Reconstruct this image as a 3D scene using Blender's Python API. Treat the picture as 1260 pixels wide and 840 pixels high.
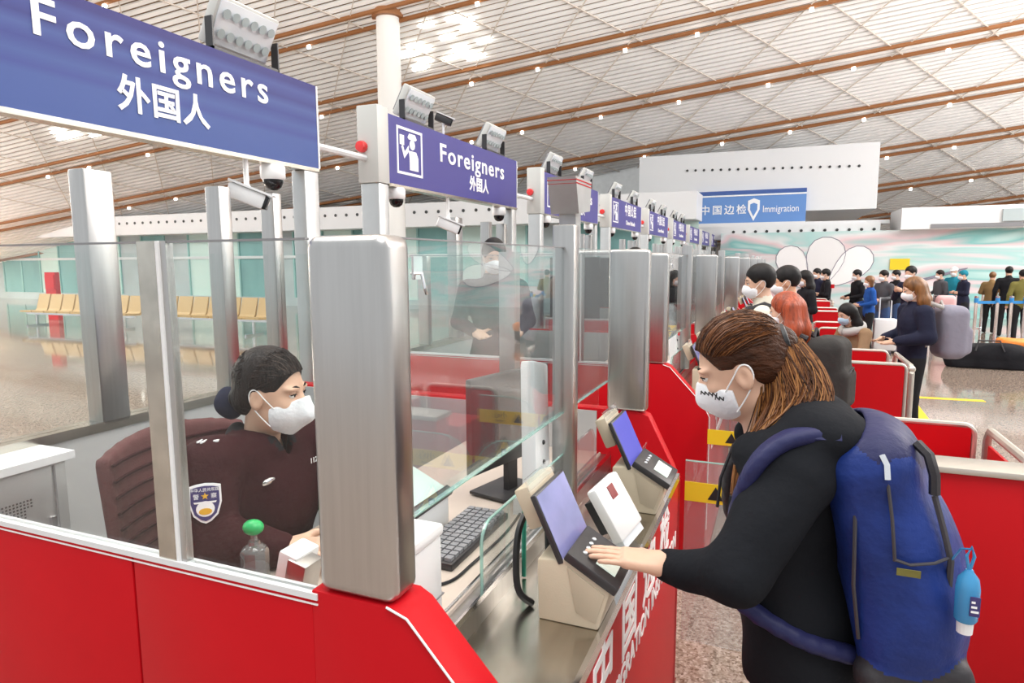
import bpy, bmesh, math, random
import numpy as np
from mathutils import Matrix, Vector
random.seed(7); rng = np.random.default_rng(11)
for o in list(bpy.data.objects): bpy.data.objects.remove(o)
SC = bpy.context.scene; COL = SC.collection
# ------------------------------------------------------------------ camera
F = 800.0; H = 1.82
def _n(v): v = np.array(v, float); return v/np.linalg.norm(v)
_Y = _n([962-630, 420-320, -F]); _U = -np.array([705-630, 420-6000, -F]); _U = _n(_U-_Y*np.dot(_U, _Y)); _X = np.cross(_Y, _U)
RW = np.array([_X, _Y, _U])                      # world = RW @ camera vector
cam = bpy.data.cameras.new('camera'); cam.sensor_width = 36; cam.lens = F/1260*36; cam.clip_end = 300; cam.clip_start = .02
camo = bpy.data.objects.new('camera', cam); COL.objects.link(camo)
camo.matrix_world = Matrix.Translation((0, 0, H)) @ Matrix([list(r) for r in RW]).to_4x4()
SC.camera = camo
def ray(px, py): return RW@np.array([px-630, 420-py, -F])
def onZ(px, py, z): d = ray(px, py); t = (z-H)/d[2]; return np.array([d[0]*t, d[1]*t, z])
def onY(px, py, y): d = ray(px, py); t = y/d[1]; return np.array([d[0]*t, y, H+d[2]*t])
def onX(px, py, x): d = ray(px, py); t = x/d[0]; return np.array([x, d[1]*t, H+d[2]*t])
def atD(px, py, dep): return ray(px, py)*dep/F+np.array([0, 0, H])
# ------------------------------------------------------------------ world, lights, exposure
W = bpy.data.worlds.new('hall_daylight'); SC.world = W; W.use_nodes = True
W.node_tree.nodes['Background'].inputs[0].default_value = (.93, .97, 1, 1)
W.node_tree.nodes['Background'].inputs[1].default_value = .5
SC.view_settings.view_transform = 'Standard'; SC.view_settings.look = 'None'
SC.view_settings.exposure = .88; SC.view_settings.gamma = 1
def area(name, loc, rot, sx, sy, p, col=(1, .97, .93)):
    l = bpy.data.lights.new(name, 'AREA'); l.shape = 'RECTANGLE'; l.size = sx; l.size_y = sy; l.energy = p; l.color = col
    o = bpy.data.objects.new(name, l); o.location = loc; o.rotation_euler = rot; COL.objects.link(o); return o
area('skylight_lamp', (3, -2, 13), (math.radians(-12), math.radians(12), 0), 9, 7, 800)
area('hall_lamp', (-8, 2.5, 12), (0, 0, 0), 6, 6, 500)
area('queue_fill', (13, 15, 9.5), (0, math.radians(18), 0), 10, 12, 1250, (1, .98, .96))  # unseen fill lamp, added to brighten the far queue floor
area('rear_hall_fill', (-26, 6, 9.5), (0, 0, 0), 10, 12, 2200, (1, .97, .93))  # added fill out of view, lifts the floor left of the booths
area('ceiling_fill_right', (22, 16, 2.5), (math.pi, 0, 0), 8, 30, 9500, (1, .98, .95))  # upward fill added outside the view to brighten the slatted ceiling
area('ceiling_fill_left', (-42, 10, 3.0), (math.pi, 0, 0), 8, 30, 15500, (1, .95, .88))  # unseen upward fill, added for the dimmer left part of the ceiling
area('ceiling_fill_rear', (3, -3, 6.0), (math.pi, 0, 0), 16, 7, 10000, (1, .96, .90))  # added fill above the view, aimed up at the near ceiling
# ------------------------------------------------------------------ materials
MT = {}
def mat(name, col, rough=.5, metal=0., spec=.5, bump=0., bscale=40., noise=0., nscale=8., stretch=None, coat=0., emit=0., trans=0., col2=None, sheen=0.):
    m = bpy.data.materials.new(name); m.use_nodes = True; nt = m.node_tree; b = nt.nodes['Principled BSDF']
    b.inputs['Base Color'].default_value = (*col, 1); b.inputs['Roughness'].default_value = rough; b.inputs['Metallic'].default_value = metal
    b.inputs['Specular IOR Level'].default_value = spec; b.inputs['Coat Weight'].default_value = coat
    if sheen: b.inputs['Sheen Weight'].default_value = sheen
    if trans: b.inputs['Transmission Weight'].default_value = trans
    if emit: b.inputs['Emission Color'].default_value = (*col, 1); b.inputs['Emission Strength'].default_value = emit
    if noise or bump:
        tc = nt.nodes.new('ShaderNodeTexCoord'); mp = nt.nodes.new('ShaderNodeMapping'); nt.links.new(tc.outputs['Object'], mp.inputs[0])
        if stretch: mp.inputs['Scale'].default_value = stretch
        if noise:
            nz = nt.nodes.new('ShaderNodeTexNoise'); nz.inputs['Scale'].default_value = nscale; nz.inputs['Detail'].default_value = 4
            nt.links.new(mp.outputs[0], nz.inputs[0])
            mx = nt.nodes.new('ShaderNodeMix'); mx.data_type = 'RGBA'
            c2 = col2 if col2 else tuple(max(0, c*(1-noise)) for c in col)
            c1 = col if col2 else tuple(min(1, c*(1+noise*.6)) for c in col)
            mr = nt.nodes.new('ShaderNodeMapRange'); mr.inputs[1].default_value = .3; mr.inputs[2].default_value = .7
            nt.links.new(nz.outputs[0], mr.inputs[0]); nt.links.new(mr.outputs[0], mx.inputs[0])
            mx.inputs[6].default_value = (*c1, 1); mx.inputs[7].default_value = (*c2, 1); nt.links.new(mx.outputs[2], b.inputs['Base Color'])
        if bump:
            nb = nt.nodes.new('ShaderNodeTexNoise'); nb.inputs['Scale'].default_value = bscale; nb.inputs['Detail'].default_value = 5
            bp = nt.nodes.new('ShaderNodeBump'); bp.inputs['Strength'].default_value = bump; bp.inputs['Distance'].default_value = .02
            nt.links.new(mp.outputs[0], nb.inputs[0]); nt.links.new(nb.outputs[0], bp.inputs['Height']); nt.links.new(bp.outputs[0], b.inputs['Normal'])
    MT[name] = m; return m
def glass(name, tint, refl_ior=1.45, haze=0.0, hcol=(1, 1, 1)):
    m = bpy.data.materials.new(name); m.use_nodes = True; nt = m.node_tree; nt.nodes.clear()
    out = nt.nodes.new('ShaderNodeOutputMaterial'); mx = nt.nodes.new('ShaderNodeMixShader'); tr = nt.nodes.new('ShaderNodeBsdfTransparent'); gl = nt.nodes.new('ShaderNodeBsdfGlossy')
    lw = nt.nodes.new('ShaderNodeLayerWeight'); lw.inputs[0].default_value = .5; pw = nt.nodes.new('ShaderNodeMath'); pw.operation = 'POWER'; pw.inputs[1].default_value = 4.; f0 = ((refl_ior-1)/(refl_ior+1))**2*1.3
    fr = nt.nodes.new('ShaderNodeMapRange'); fr.inputs[3].default_value = f0; fr.inputs[4].default_value = .9; nt.links.new(lw.outputs['Facing'], pw.inputs[0]); nt.links.new(pw.outputs[0], fr.inputs[0]); gl.inputs['Roughness'].default_value = .0
    tr.inputs[0].default_value = (*tint, 1); nt.links.new(fr.outputs[0], mx.inputs[0]); nt.links.new(gl.outputs[0], mx.inputs[2])
    if haze:
        df = nt.nodes.new('ShaderNodeBsdfDiffuse'); df.inputs[0].default_value = (*hcol, 1); m2 = nt.nodes.new('ShaderNodeMixShader'); m2.inputs[0].default_value = haze
        nt.links.new(tr.outputs[0], m2.inputs[1]); nt.links.new(df.outputs[0], m2.inputs[2]); nt.links.new(m2.outputs[0], mx.inputs[1])
    else: nt.links.new(tr.outputs[0], mx.inputs[1])
    nt.links.new(mx.outputs[0], out.inputs[0]); MT[name] = m; return m
mat('red', (.52, .004, .010), .42, spec=.16, noise=.05, nscale=3)
mat('red_far', (.54, .005, .010), .42, spec=.2)
mat('red_light', (.75, .01, .01), .2, coat=1)
mat('steel', (.50, .49, .48), .30, 1, noise=.06, nscale=6, stretch=(14, 14, .6))
mat('steel_h', (.55, .52, .46), .22, 1, noise=.2, nscale=5, stretch=(3, .5, 3))
mat('steel_matte', (.52, .53, .53), .42, .7, noise=.08, nscale=5)
mat('chrome', (.8, .8, .82), .12, 1)
mat('white_metal', (.76, .77, .78), .35)
mat('tube_metal', (.58, .54, .48), .3, .6)
mat('box_grey', (.60, .60, .57), .45)
mat('white', (.86, .86, .86), .45)
mat('letter_white', (.95, .95, .95), .4)
mat('cream', (.60, .51, .38), .42, bump=.05, bscale=200)
mat('cream_dark', (.50, .42, .31), .45)
mat('dark_plastic', (.035, .033, .035), .35)
mat('grey_plastic', (.25, .25, .26), .4)
mat('black', (.012, .012, .014), .5)
mat('green_cap', (.02, .45, .12), .3)
mat('sign_blue2', (.070, .062, .27), .45, spec=.3)
mat('sign_blue3', (.13, .28, .62), .4)
mat('sign_blue_dark', (.05, .11, .36), .4)
mat('yellow', (.85, .62, .02), .45)
mat('desk', (.56, .47, .40), .4, noise=.05)
mat('interior', (.55, .55, .55), .45, .3)
mat('chair_mesh', (.10, .025, .025), .7, bump=.3, bscale=300)
mat('tan_seat', (.50, .32, .13), .5)
mat('lens', (.006, .006, .008), .08)
mat('lamp_glass', (.75, .78, .82), .15, spec=.8)
mat('downlight', (.03, .03, .03), .4)
mat('shelf_led', (1, .97, .9), emit=4.)
mat('skin', (.66, .40, .28), .5, noise=.08, nscale=18)
mat('skin_pale', (.71, .44, .31), .5, noise=.06, nscale=18)
mat('skin_warm', (.70, .38, .24), .5, noise=.1, nscale=18)
mat('lip', (.5, .2, .17), .5)
mat('mask', (.86, .87, .90), .75, bump=.15, bscale=90)
mat('mask_blue', (.45, .62, .78), .75)
mat('hair_black', (.012, .010, .010), .5, spec=.25, noise=.5, nscale=30, stretch=(1, 1, .2))
mat('hair_dark', (.017, .010, .008), .42, spec=.2, noise=.6, nscale=40, stretch=(1, 1, .3), bump=.4, bscale=120)
mat('hair_brown', (.060, .022, .010), .4, spec=.2, noise=.6, nscale=40, stretch=(.4, 1, 1), bump=.4, bscale=120)
mat('hair_soft', (.045, .024, .016), .4)
mat('hair_gold', (.32, .14, .045), .38, spec=.25)
mat('hair_mid', (.15, .055, .018), .38, spec=.25)
mat('hair_red', (.38, .06, .015), .4, noise=.5, nscale=40, stretch=(1, 1, .15), bump=.4, bscale=60)
mat('hair_chestnut', (.22, .09, .025), .4, noise=.5, nscale=40, stretch=(1, 1, .15))
mat('hoodie', (.011, .012, .015), .85, spec=.12, bump=.35, bscale=14)
mat('uniform', (.036, .008, .010), .8, spec=.1, bump=.35, bscale=22)
mat('uniform_black', (.012, .012, .015), .75, spec=.15, bump=.3, bscale=20)
mat('pack_blue', (.012, .034, .19), .5, spec=.3, bump=.4, bscale=16, noise=.35, nscale=7)
mat('pack_navy', (.016, .018, .075), .55, spec=.3, bump=.35, bscale=18)
mat('pack_dark', (.025, .022, .026), .6, bump=.2, bscale=30)
mat('zip', (.05, .045, .05), .45)
mat('bottle_blue', (.07, .38, .72), .25, trans=.3)
mat('iris', (.02, .012, .01), .1)
mat('eye', (.85, .85, .84), .2)
mat('gold', (.8, .45, .03), .4)
mat('badge_navy', (.05, .04, .16), .6)
mat('patch_teal', (.1, .5, .42), .6)
mat('teal_frame', (.30, .55, .52), .4)
mat('teal_panel', (.22, .46, .45), .35, noise=.25, nscale=.6, stretch=(1, 1, .4))
mat('grey_panel', (.45, .52, .53), .4, noise=.2, nscale=.5)
mat('column', (.80, .79, .76), .5)
mat('slat', (.92, .91, .90), .5)
mat('ceiling_back', (.40, .27, .15), .8, noise=.4, nscale=.35)
mat('track', (.30, .12, .04), .5)
mat('rib', (.66, .59, .52), .6)
mat('paper', (.85, .88, .86), .6)
mat('mint', (.62, .80, .74), .25)
mat('cable_green', (.02, .3, .2), .4)
mat('orange', (.85, .25, .03), .55)
mat('belt_blue', (.03, .25, .6), .6)
mat('led_red', (.25, .02, .02), .2)
mat('screen', (.26, .26, .52), .12, noise=.25, nscale=5, emit=.0)
mat('screen_on', (.10, .10, .42), .1, emit=.35)
mat('pad_glass', (.62, .70, .62), .08, emit=.35)
glass('glass', (.965, .985, .98), 1.28); glass('glass_front', (.95, .975, .975), 1.65, .02, (.8, .85, .85)); glass('glass_edge', (.62, .86, .80), 1.5, .35, (.6, .85, .78))
glass('glass_gate', (.93, .95, .95), 1.5, .08); glass('glass_bottle', (.80, .84, .84), 1.7, .12, (.8, .8, .8))
for nm, c in dict(coat_black=(.014, .014, .017), coat_navy=(.02, .022, .045), coat_blue=(.02, .09, .35), coat_grey=(.09, .09, .10), coat_white=(.72, .66, .55), coat_brown=(.26, .16, .07), coat_olive=(.19, .17, .05), coat_tan=(.30, .19, .11), jeans=(.05, .09, .20), trousers=(.02, .02, .022), shoe=(.02, .018, .018), shoe_w=(.6, .6, .6), bag_grey=(.28, .27, .33), bag_dark=(.045, .042, .04), pink=(.75, .45, .45), cap_teal=(.02, .22, .30), scarf=(.5, .48, .46), shirt_white=(.8, .8, .8)).items(): mat(nm, c, .8, spec=.15, bump=.3, bscale=18)
# floor: speckled glossy terrazzo
m = mat('terrazzo', (.55, .46, .40), .07, spec=1.); nt = m.node_tree; b = nt.nodes['Principled BSDF']
tc = nt.nodes.new('ShaderNodeTexCoord'); vo = nt.nodes.new('ShaderNodeTexVoronoi'); vo.inputs['Scale'].default_value = 90
nz = nt.nodes.new('ShaderNodeTexNoise'); nz.inputs['Scale'].default_value = 30; nz.inputs['Detail'].default_value = 6
cr = nt.nodes.new('ShaderNodeValToRGB'); e = cr.color_ramp.elements
e[0].position = .28; e[0].color = (.13, .085, .06, 1); e[1].position = .72; e[1].color = (.44, .37, .32, 1); k = cr.color_ramp.elements.new(.5); k.color = (.29, .225, .18, 1)
mx = nt.nodes.new('ShaderNodeMix'); mx.data_type = 'FLOAT'; mx.inputs[0].default_value = .55
nt.links.new(tc.outputs['Object'], vo.inputs[0]); nt.links.new(tc.outputs['Object'], nz.inputs[0]); nt.links.new(vo.outputs['Color'], mx.inputs[2]); nt.links.new(nz.outputs[0], mx.inputs[3])
nt.links.new(mx.outputs[0], cr.inputs[0]); nt.links.new(cr.outputs[0], b.inputs['Base Color'])
# first sign: blue with soft printed bands
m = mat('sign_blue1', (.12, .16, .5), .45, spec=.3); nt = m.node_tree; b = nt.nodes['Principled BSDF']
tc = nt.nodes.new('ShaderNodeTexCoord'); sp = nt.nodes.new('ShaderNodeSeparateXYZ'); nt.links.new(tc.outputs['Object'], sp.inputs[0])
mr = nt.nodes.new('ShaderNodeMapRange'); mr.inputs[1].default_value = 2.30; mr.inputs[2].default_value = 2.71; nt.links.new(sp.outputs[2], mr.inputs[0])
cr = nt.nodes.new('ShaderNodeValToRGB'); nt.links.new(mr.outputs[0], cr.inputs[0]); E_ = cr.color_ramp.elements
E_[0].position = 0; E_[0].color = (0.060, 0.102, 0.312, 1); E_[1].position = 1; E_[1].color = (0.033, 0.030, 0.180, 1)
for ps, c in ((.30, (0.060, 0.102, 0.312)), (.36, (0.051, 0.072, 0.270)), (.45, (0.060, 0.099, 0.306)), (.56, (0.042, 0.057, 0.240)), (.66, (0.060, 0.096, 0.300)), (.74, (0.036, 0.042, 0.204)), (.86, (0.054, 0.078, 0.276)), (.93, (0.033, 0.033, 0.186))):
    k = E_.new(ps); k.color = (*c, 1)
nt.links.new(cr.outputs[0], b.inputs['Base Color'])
# mural: flowing teal, pink and white bands (flat print on a wall)
m = mat('mural', (.4, .6, .6), .5); nt = m.node_tree; b = nt.nodes['Principled BSDF']
tc = nt.nodes.new('ShaderNodeTexCoord'); mp = nt.nodes.new('ShaderNodeMapping'); mp.inputs['Scale'].default_value = (.16, .16, .9); mp.inputs['Rotation'].default_value = (0, .06, 0)
nz = nt.nodes.new('ShaderNodeTexNoise'); nz.inputs['Scale'].default_value = 1.25; nz.inputs['Detail'].default_value = 2.5; nz.inputs['Distortion'].default_value = .5
cr = nt.nodes.new('ShaderNodeValToRGB'); E_ = cr.color_ramp.elements
E_[0].position = .30; E_[0].color = (.22, .55, .52, 1); E_[1].position = .72; E_[1].color = (.70, .72, .78, 1)
for ps, c in ((.37, (.55, .75, .72)), (.43, (.25, .56, .54)), (.49, (.80, .62, .64)), (.54, (.78, .80, .80)), (.59, (.42, .68, .66)), (.65, (.82, .68, .70))): k = E_.new(ps); k.color = (*c, 1)
nt.links.new(tc.outputs['Object'], mp.inputs[0]); nt.links.new(mp.outputs[0], nz.inputs[0]); nt.links.new(nz.outputs[0], cr.inputs[0]); nt.links.new(cr.outputs[0], b.inputs['Base Color'])
# ------------------------------------------------------------------ object helpers
ORG = {}
def org(p):
    v = np.zeros(3)
    while p is not None: v += np.array(p.location); p = p.parent
    return v
def tag(o, label=None, cat=None, group=None, kind=None):
    if label: o['label'] = label
    if cat: o['category'] = cat
    if group: o['group'] = group
    if kind: o['kind'] = kind
    return o
def thing(name, loc, label, cat, group=None, rz=0):
    o = bpy.data.objects.new(name, None); o.empty_display_size = .1; COL.objects.link(o); o.location = loc; o.rotation_euler = (0, 0, rz)
    return tag(o, label, cat, group)
def copy_tree(o, d=(0, 0, 0), parent=None, label=None, group=None):
    c = o.copy(); COL.objects.link(c)
    if parent is None: c.location = Vector(o.location)+Vector(d)
    else: c.parent = parent
    if label: c['label'] = label
    if group: c['group'] = group
    for ch in list(o.children): copy_tree(ch, parent=c)
    return c
def spline(pts, n=5):
    P = [np.array(p, float) for p in pts]; out = []
    for i in range(len(P)-1):
        a, b, c, d = P[max(i-1, 0)], P[i], P[i+1], P[min(i+2, len(P)-1)]
        for k in range(n): t = k/n; out.append(.5*((2*b)+(c-a)*t+(2*a-5*b+4*c-d)*t*t+(3*b-a-3*c+d)*t**3))
    return out+[P[-1]]
class MB:
    def __init__(s): s.v = []; s.f = []; s.m = []
    def add(s, vs, fs, m=0):
        b = len(s.v); s.v += [tuple(map(float, v)) for v in vs]; s.f += [tuple(i+b for i in f) for f in fs]; s.m += [m]*len(fs); return s
    def box(s, x0, x1, y0, y1, z0, z1, m=0):
        return s.add([(x, y, z) for z in (z0, z1) for y in (y0, y1) for x in (x0, x1)], [(0, 2, 3, 1), (4, 5, 7, 6), (0, 1, 5, 4), (2, 6, 7, 3), (0, 4, 6, 2), (1, 3, 7, 5)], m)
    def obox(s, c, size, ax, m=0):           # oriented box, ax = three axis vectors
        c = np.array(c, float); A = [np.array(a, float)*q/2 for a, q in zip(ax, size)]
        vs = [c+i*A[0]+j*A[1]+k*A[2] for k in (-1, 1) for j in (-1, 1) for i in (-1, 1)]
        return s.add(vs, [(0, 2, 3, 1), (4, 5, 7, 6), (0, 1, 5, 4), (2, 6, 7, 3), (0, 4, 6, 2), (1, 3, 7, 5)], m)
    def prism(s, poly, fn0, fn1, m=0):       # poly list of 2d, fnX maps 2d -> 3d
        n = len(poly); vs = [fn0(p) for p in poly]+[fn1(p) for p in poly]
        return s.add(vs, [tuple(range(n-1, -1, -1)), tuple(range(n, 2*n))]+[(i, (i+1) % n, n+(i+1) % n, n+i) for i in range(n)], m)
    def tube(s, pts, r, n=8, m=0, cap=True):
        P = [np.array(p, float) for p in pts]; k = len(P); R = r if hasattr(r, '__len__') else [r]*k
        up = None; rings = []
        for i in range(k):
            t = P[min(i+1, k-1)]-P[max(i-1, 0)]; t = t/(np.linalg.norm(t)+1e-9)
            if up is None: up = np.array([0, 0, 1.]) if abs(t[2]) < .9 else np.array([1., 0, 0])
            a = np.cross(up, t); a /= np.linalg.norm(a)+1e-9; b = np.cross(t, a); up = b
            rings.append([P[i]+R[i]*(a*math.cos(2*math.pi*j/n)+b*math.sin(2*math.pi*j/n)) for j in range(n)])
        vs = [v for q in rings for v in q]; fs = [(i*n+j, i*n+(j+1) % n, (i+1)*n+(j+1) % n, (i+1)*n+j) for i in range(k-1) for j in range(n)]
        if cap: fs += [tuple(range(n-1, -1, -1)), tuple(range((k-1)*n, k*n))]
        return s.add(vs, fs, m)
    def lathe(s, prof, c=(0, 0, 0), n=20, ax=None, m=0):
        c = np.array(c, float); A = np.eye(3) if ax is None else np.array(ax, float)
        vs = [c+A[0]*r*math.cos(2*math.pi*j/n)+A[1]*r*math.sin(2*math.pi*j/n)+A[2]*z for r, z in prof for j in range(n)]; k = len(prof)
        fs = [(i*n+j, i*n+(j+1) % n, (i+1)*n+(j+1) % n, (i+1)*n+j) for i in range(k-1) for j in range(n)]+[tuple(range(n-1, -1, -1)), tuple(range((k-1)*n, k*n))]
        return s.add(vs, fs, m)
    def ball(s, c, r, n=10, m=0, ax=None):
        r = r if hasattr(r, '__len__') else (r, r, r); A = np.eye(3) if ax is None else np.array(ax, float); c = np.array(c, float)
        vs = []; k = max(5, n//2+1)
        for i in range(k+1):
            th = math.pi*i/k
            for j in range(n):
                ph = 2*math.pi*j/n; q = (r[0]*math.sin(th)*math.cos(ph), r[1]*math.sin(th)*math.sin(ph), r[2]*math.cos(th)); vs.append(c+A[0]*q[0]+A[1]*q[1]+A[2]*q[2])
        return s.add(vs, [(i*n+j, (i+1)*n+j, (i+1)*n+(j+1) % n, i*n+(j+1) % n) for i in range(k) for j in range(n)], m)
    def build(s, name, mats, parent=None, bevel=0, smooth=False, local=False, seg=2):
        me = bpy.data.meshes.new(name); v = np.array(s.v, float)
        if parent is not None and not local: v = v-org(parent)
        me.from_pydata([tuple(x) for x in v], [], s.f)
        ml = mats if isinstance(mats, (list, tuple)) else [mats]
        for q in ml: me.materials.append(MT[q])
        me.polygons.foreach_set('material_index', s.m)
        bm = bmesh.new(); bm.from_mesh(me); bmesh.ops.recalc_face_normals(bm, faces=bm.faces)
        if bevel:
            es = [e for e in bm.edges if len(e.link_faces) == 2 and e.calc_face_angle(0) > .5]
            bmesh.ops.bevel(bm, geom=es, offset=bevel, segments=seg, affect='EDGES', profile=.5, clamp_overlap=True)
        bm.to_mesh(me); bm.free()
        if smooth or bevel:
            for p in me.polygons: p.use_smooth = True
            try: me.set_sharp_from_angle(angle=.7)
            except Exception: pass
        o = bpy.data.objects.new(name, me); COL.objects.link(o)
        if parent is not None: o.parent = parent
        return o
def bx(*a): return MB().box(*a)
def struct(mb, name, m, parent=None, **k): o = mb.build(name, m, parent, **k); return tag(o, kind='structure') if parent is None else o
def text(s, size, fn, parent, name='lettering', m='letter_white', bold=0., sx=1., spacing=1., align='CENTER', depth=.0015, local=False, width=None):
    cu = bpy.data.curves.new('t', 'FONT'); cu.body = s; cu.size = size; cu.align_x = align; cu.align_y = 'CENTER'; cu.space_character = spacing; cu.offset = bold; cu.extrude = depth; cu.resolution_u = 3
    to = bpy.data.objects.new('t', cu); COL.objects.link(to); dg = bpy.context.evaluated_depsgraph_get(); me = bpy.data.meshes.new_from_object(to.evaluated_get(dg))
    bpy.data.objects.remove(to); bpy.data.curves.remove(cu)
    n = len(me.vertices); co = np.empty(n*3); me.vertices.foreach_get('co', co); co = co.reshape(-1, 3); co[:, 0] *= sx
    if width and n: co[:, 0] *= width/(co[:, 0].max()-co[:, 0].min())
    w = np.array([fn(p) for p in co]) if n else co
    if not local: w = w-org(parent)
    me.vertices.foreach_set('co', w.ravel()); me.update(); me.materials.clear(); me.materials.append(MT[m]); me.name = name
    o = bpy.data.objects.new(name, me); COL.objects.link(o); o.parent = parent; return o
# ------------------------------------------------------------------ signed-distance modelling for organic shapes
class SDF:
    def __init__(s, lo, hi, vox):
        s.lo = np.array(lo, float); s.vox = vox; s.n = np.ceil((np.array(hi)-s.lo)/vox).astype(int)+1
        s.f = np.full(s.n, 1., np.float32); s.mid = np.zeros(s.n, np.int8)
    def _sub(s, lo, hi):
        a = np.clip(np.floor((lo-s.lo)/s.vox).astype(int), 0, s.n); b = np.clip(np.ceil((hi-s.lo)/s.vox).astype(int)+1, 0, s.n)
        if (b <= a).any(): return None, None
        sl = tuple(slice(i, j) for i, j in zip(a, b))
        g = [((np.arange(i, j)*s.vox+q)).astype(np.float32) for i, j, q in zip(a, b, s.lo)]
        return sl, (g[0][:, None, None], g[1][None, :, None], g[2][None, None, :])
    def _mix(s, sl, d, k, m, op):
        f = s.f[sl]
        if op == 'add':
            s.mid[sl] = np.where(d < f, np.int8(m), s.mid[sl])
            h = np.clip(.5+.5*(f-d)/k, 0, 1); s.f[sl] = f*(1-h)+d*h-k*h*(1-h)
        else:
            d = -d; h = np.clip(.5-.5*(f-d)/k, 0, 1); s.f[sl] = f*(1-h)+d*h+k*h*(1-h)
            if m: s.mid[sl] = np.where(d > f, np.int8(m), s.mid[sl])
    def cap(s, a, b, r1, r2=None, k=.02, m=0, op='add'):
        a = np.array(a, float); b = np.array(b, float); r2 = r1 if r2 is None else r2; R = max(r1, r2)+k*1.5+2*s.vox
        sl, g = s._sub(np.minimum(a, b)-R, np.maximum(a, b)+R)
        if sl is None: return s
        ba = b-a; L = float(ba@ba)+1e-12; p = [g[i]-np.float32(a[i]) for i in range(3)]
        t = np.clip((p[0]*ba[0]+p[1]*ba[1]+p[2]*ba[2])/L, 0, 1).astype(np.float32)
        d = np.sqrt((p[0]-t*ba[0])**2+(p[1]-t*ba[1])**2+(p[2]-t*ba[2])**2)-(r1+(r2-r1)*t)
        s._mix(sl, d.astype(np.float32), k, m, op); return s
    def chain(s, pts, rs, k=.02, m=0):
        for i in range(len(pts)-1): s.cap(pts[i], pts[i+1], rs[i], rs[i+1], k, m)
        return s
    def ell(s, c, r, A=None, k=.02, m=0, op='add'):
        c = np.array(c, float); r = np.array(r, float); A = np.eye(3) if A is None else np.array(A, float); R = max(r)+k*1.5+2*s.vox
        sl, g = s._sub(c-R, c+R)
        if sl is None: return s
        p = [g[i]-np.float32(c[i]) for i in range(3)]; q = [(p[0]*A[i][0]+p[1]*A[i][1]+p[2]*A[i][2]) for i in range(3)]
        k0 = np.sqrt(sum((q[i]/r[i])**2 for i in range(3))); k1 = np.sqrt(sum((q[i]/r[i]**2)**2 for i in range(3)))+1e-6
        s._mix(sl, (k0*(k0-1)/k1).astype(np.float32), k, m, op); return s
    def box(s, c, hs, A=None, rad=.01, k=.02, m=0, op='add'):
        c = np.array(c, float); A = np.eye(3) if A is None else np.array(A, float); R = float(np.linalg.norm(hs))+k*1.5+2*s.vox
        sl, g = s._sub(c-R, c+R)
        if sl is None: return s
        p = [g[i]-np.float32(c[i]) for i in range(3)]; q = [np.abs(p[0]*A[i][0]+p[1]*A[i][1]+p[2]*A[i][2])-(hs[i]-rad) for i in range(3)]
        d = np.sqrt(sum(np.maximum(x, 0)**2 for x in q))+np.minimum(np.maximum(np.maximum(q[0], q[1]), q[2]), 0)-rad
        s._mix(sl, d.astype(np.float32), k, m, op); return s
    def grid(s): return [(np.arange(n)*s.vox+l).astype(np.float32).reshape([-1 if i == j else 1 for j in range(3)]) for i, (n, l) in enumerate(zip(s.n, s.lo))]
    def clip(s, c, nrm):                      # keep the half space (p-c).n < 0
        g = s.grid(); d = (g[0]-c[0])*nrm[0]+(g[1]-c[1])*nrm[1]+(g[2]-c[2])*nrm[2]; s.f = np.maximum(s.f, d.astype(np.float32)); return s
    def shell(s, t): s.f = np.abs(s.f)-np.float32(t); return s
    def folds(s, amp, freq, seed=0):
        g = s.grid(); r = np.random.default_rng(seed); d = 0
        for i in range(5):
            w = r.normal(size=3); w = w/np.linalg.norm(w)*freq*(.7+.6*r.random()); d = d+np.sin(g[0]*w[0]+g[1]*w[1]+g[2]*w[2]*.6+r.random()*6)
        s.f = s.f+np.float32(amp/2.5)*d.astype(np.float32); return s
    def mesh(s, name, mats, parent=None, local=False, smooth=1):
        f = s.f; ins = f < 0; n = s.n-1
        def sub(a, i, j, k): return a[i:i+n[0], j:j+n[1], k:k+n[2]]
        C = [(i, j, k) for i in (0, 1) for j in (0, 1) for k in (0, 1)]
        cnt = np.zeros(n, np.int8)
        for c in C: cnt += sub(ins, *c)
        act = (cnt > 0) & (cnt < 8); idx = np.full(n, -1, np.int32); I = np.argwhere(act); N = len(I); idx[act] = np.arange(N)
        acc = np.zeros((N, 3)); w = np.zeros(N)
        fv = {c: f[I[:, 0]+c[0], I[:, 1]+c[1], I[:, 2]+c[2]].astype(float) for c in C}
        for c in C:
            for ax in range(3):
                if c[ax] == 0:
                    c2 = tuple(1 if q == ax else c[q] for q in range(3)); a, b = fv[c], fv[c2]; x = (a < 0) != (b < 0)
                    t = np.where(x, a/(a-b+1e-12), 0); p = np.tile(np.array(c, float), (N, 1)); p[:, ax] = t
                    acc += p*x[:, None]; w += x
        V = (I+acc/np.maximum(w, 1)[:, None])*s.vox+s.lo
        Q = []; QM = []
        for ax in range(3):
            u, v = [(1, 2), (2, 0), (0, 1)][ax]
            a = [slice(1, -1)]*3; a[ax] = slice(0, -1); b = list(a); b[ax] = slice(1, None)
            x = ins[tuple(a)] != ins[tuple(b)]; J = np.argwhere(x)
            if len(J) == 0: continue
            off = np.array([1, 1, 1]); off[ax] = 0; J = J+off
            def cell(du, dv):
                K = J.copy(); K[:, u] -= du; K[:, v] -= dv; return idx[K[:, 0], K[:, 1], K[:, 2]]
            q = np.stack([cell(1, 1), cell(0, 1), cell(0, 0), cell(1, 0)], 1); flip = ~ins[J[:, 0], J[:, 1], J[:, 2]]; q[flip] = q[flip][:, ::-1]
            mm = s.mid[J[:, 0], J[:, 1], J[:, 2]]; Q.append(q); QM.append(mm)
        Q = np.concatenate(Q); QM = np.concatenate(QM); ok = (Q >= 0).all(1); Q = Q[ok]; QM = QM[ok]
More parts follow.
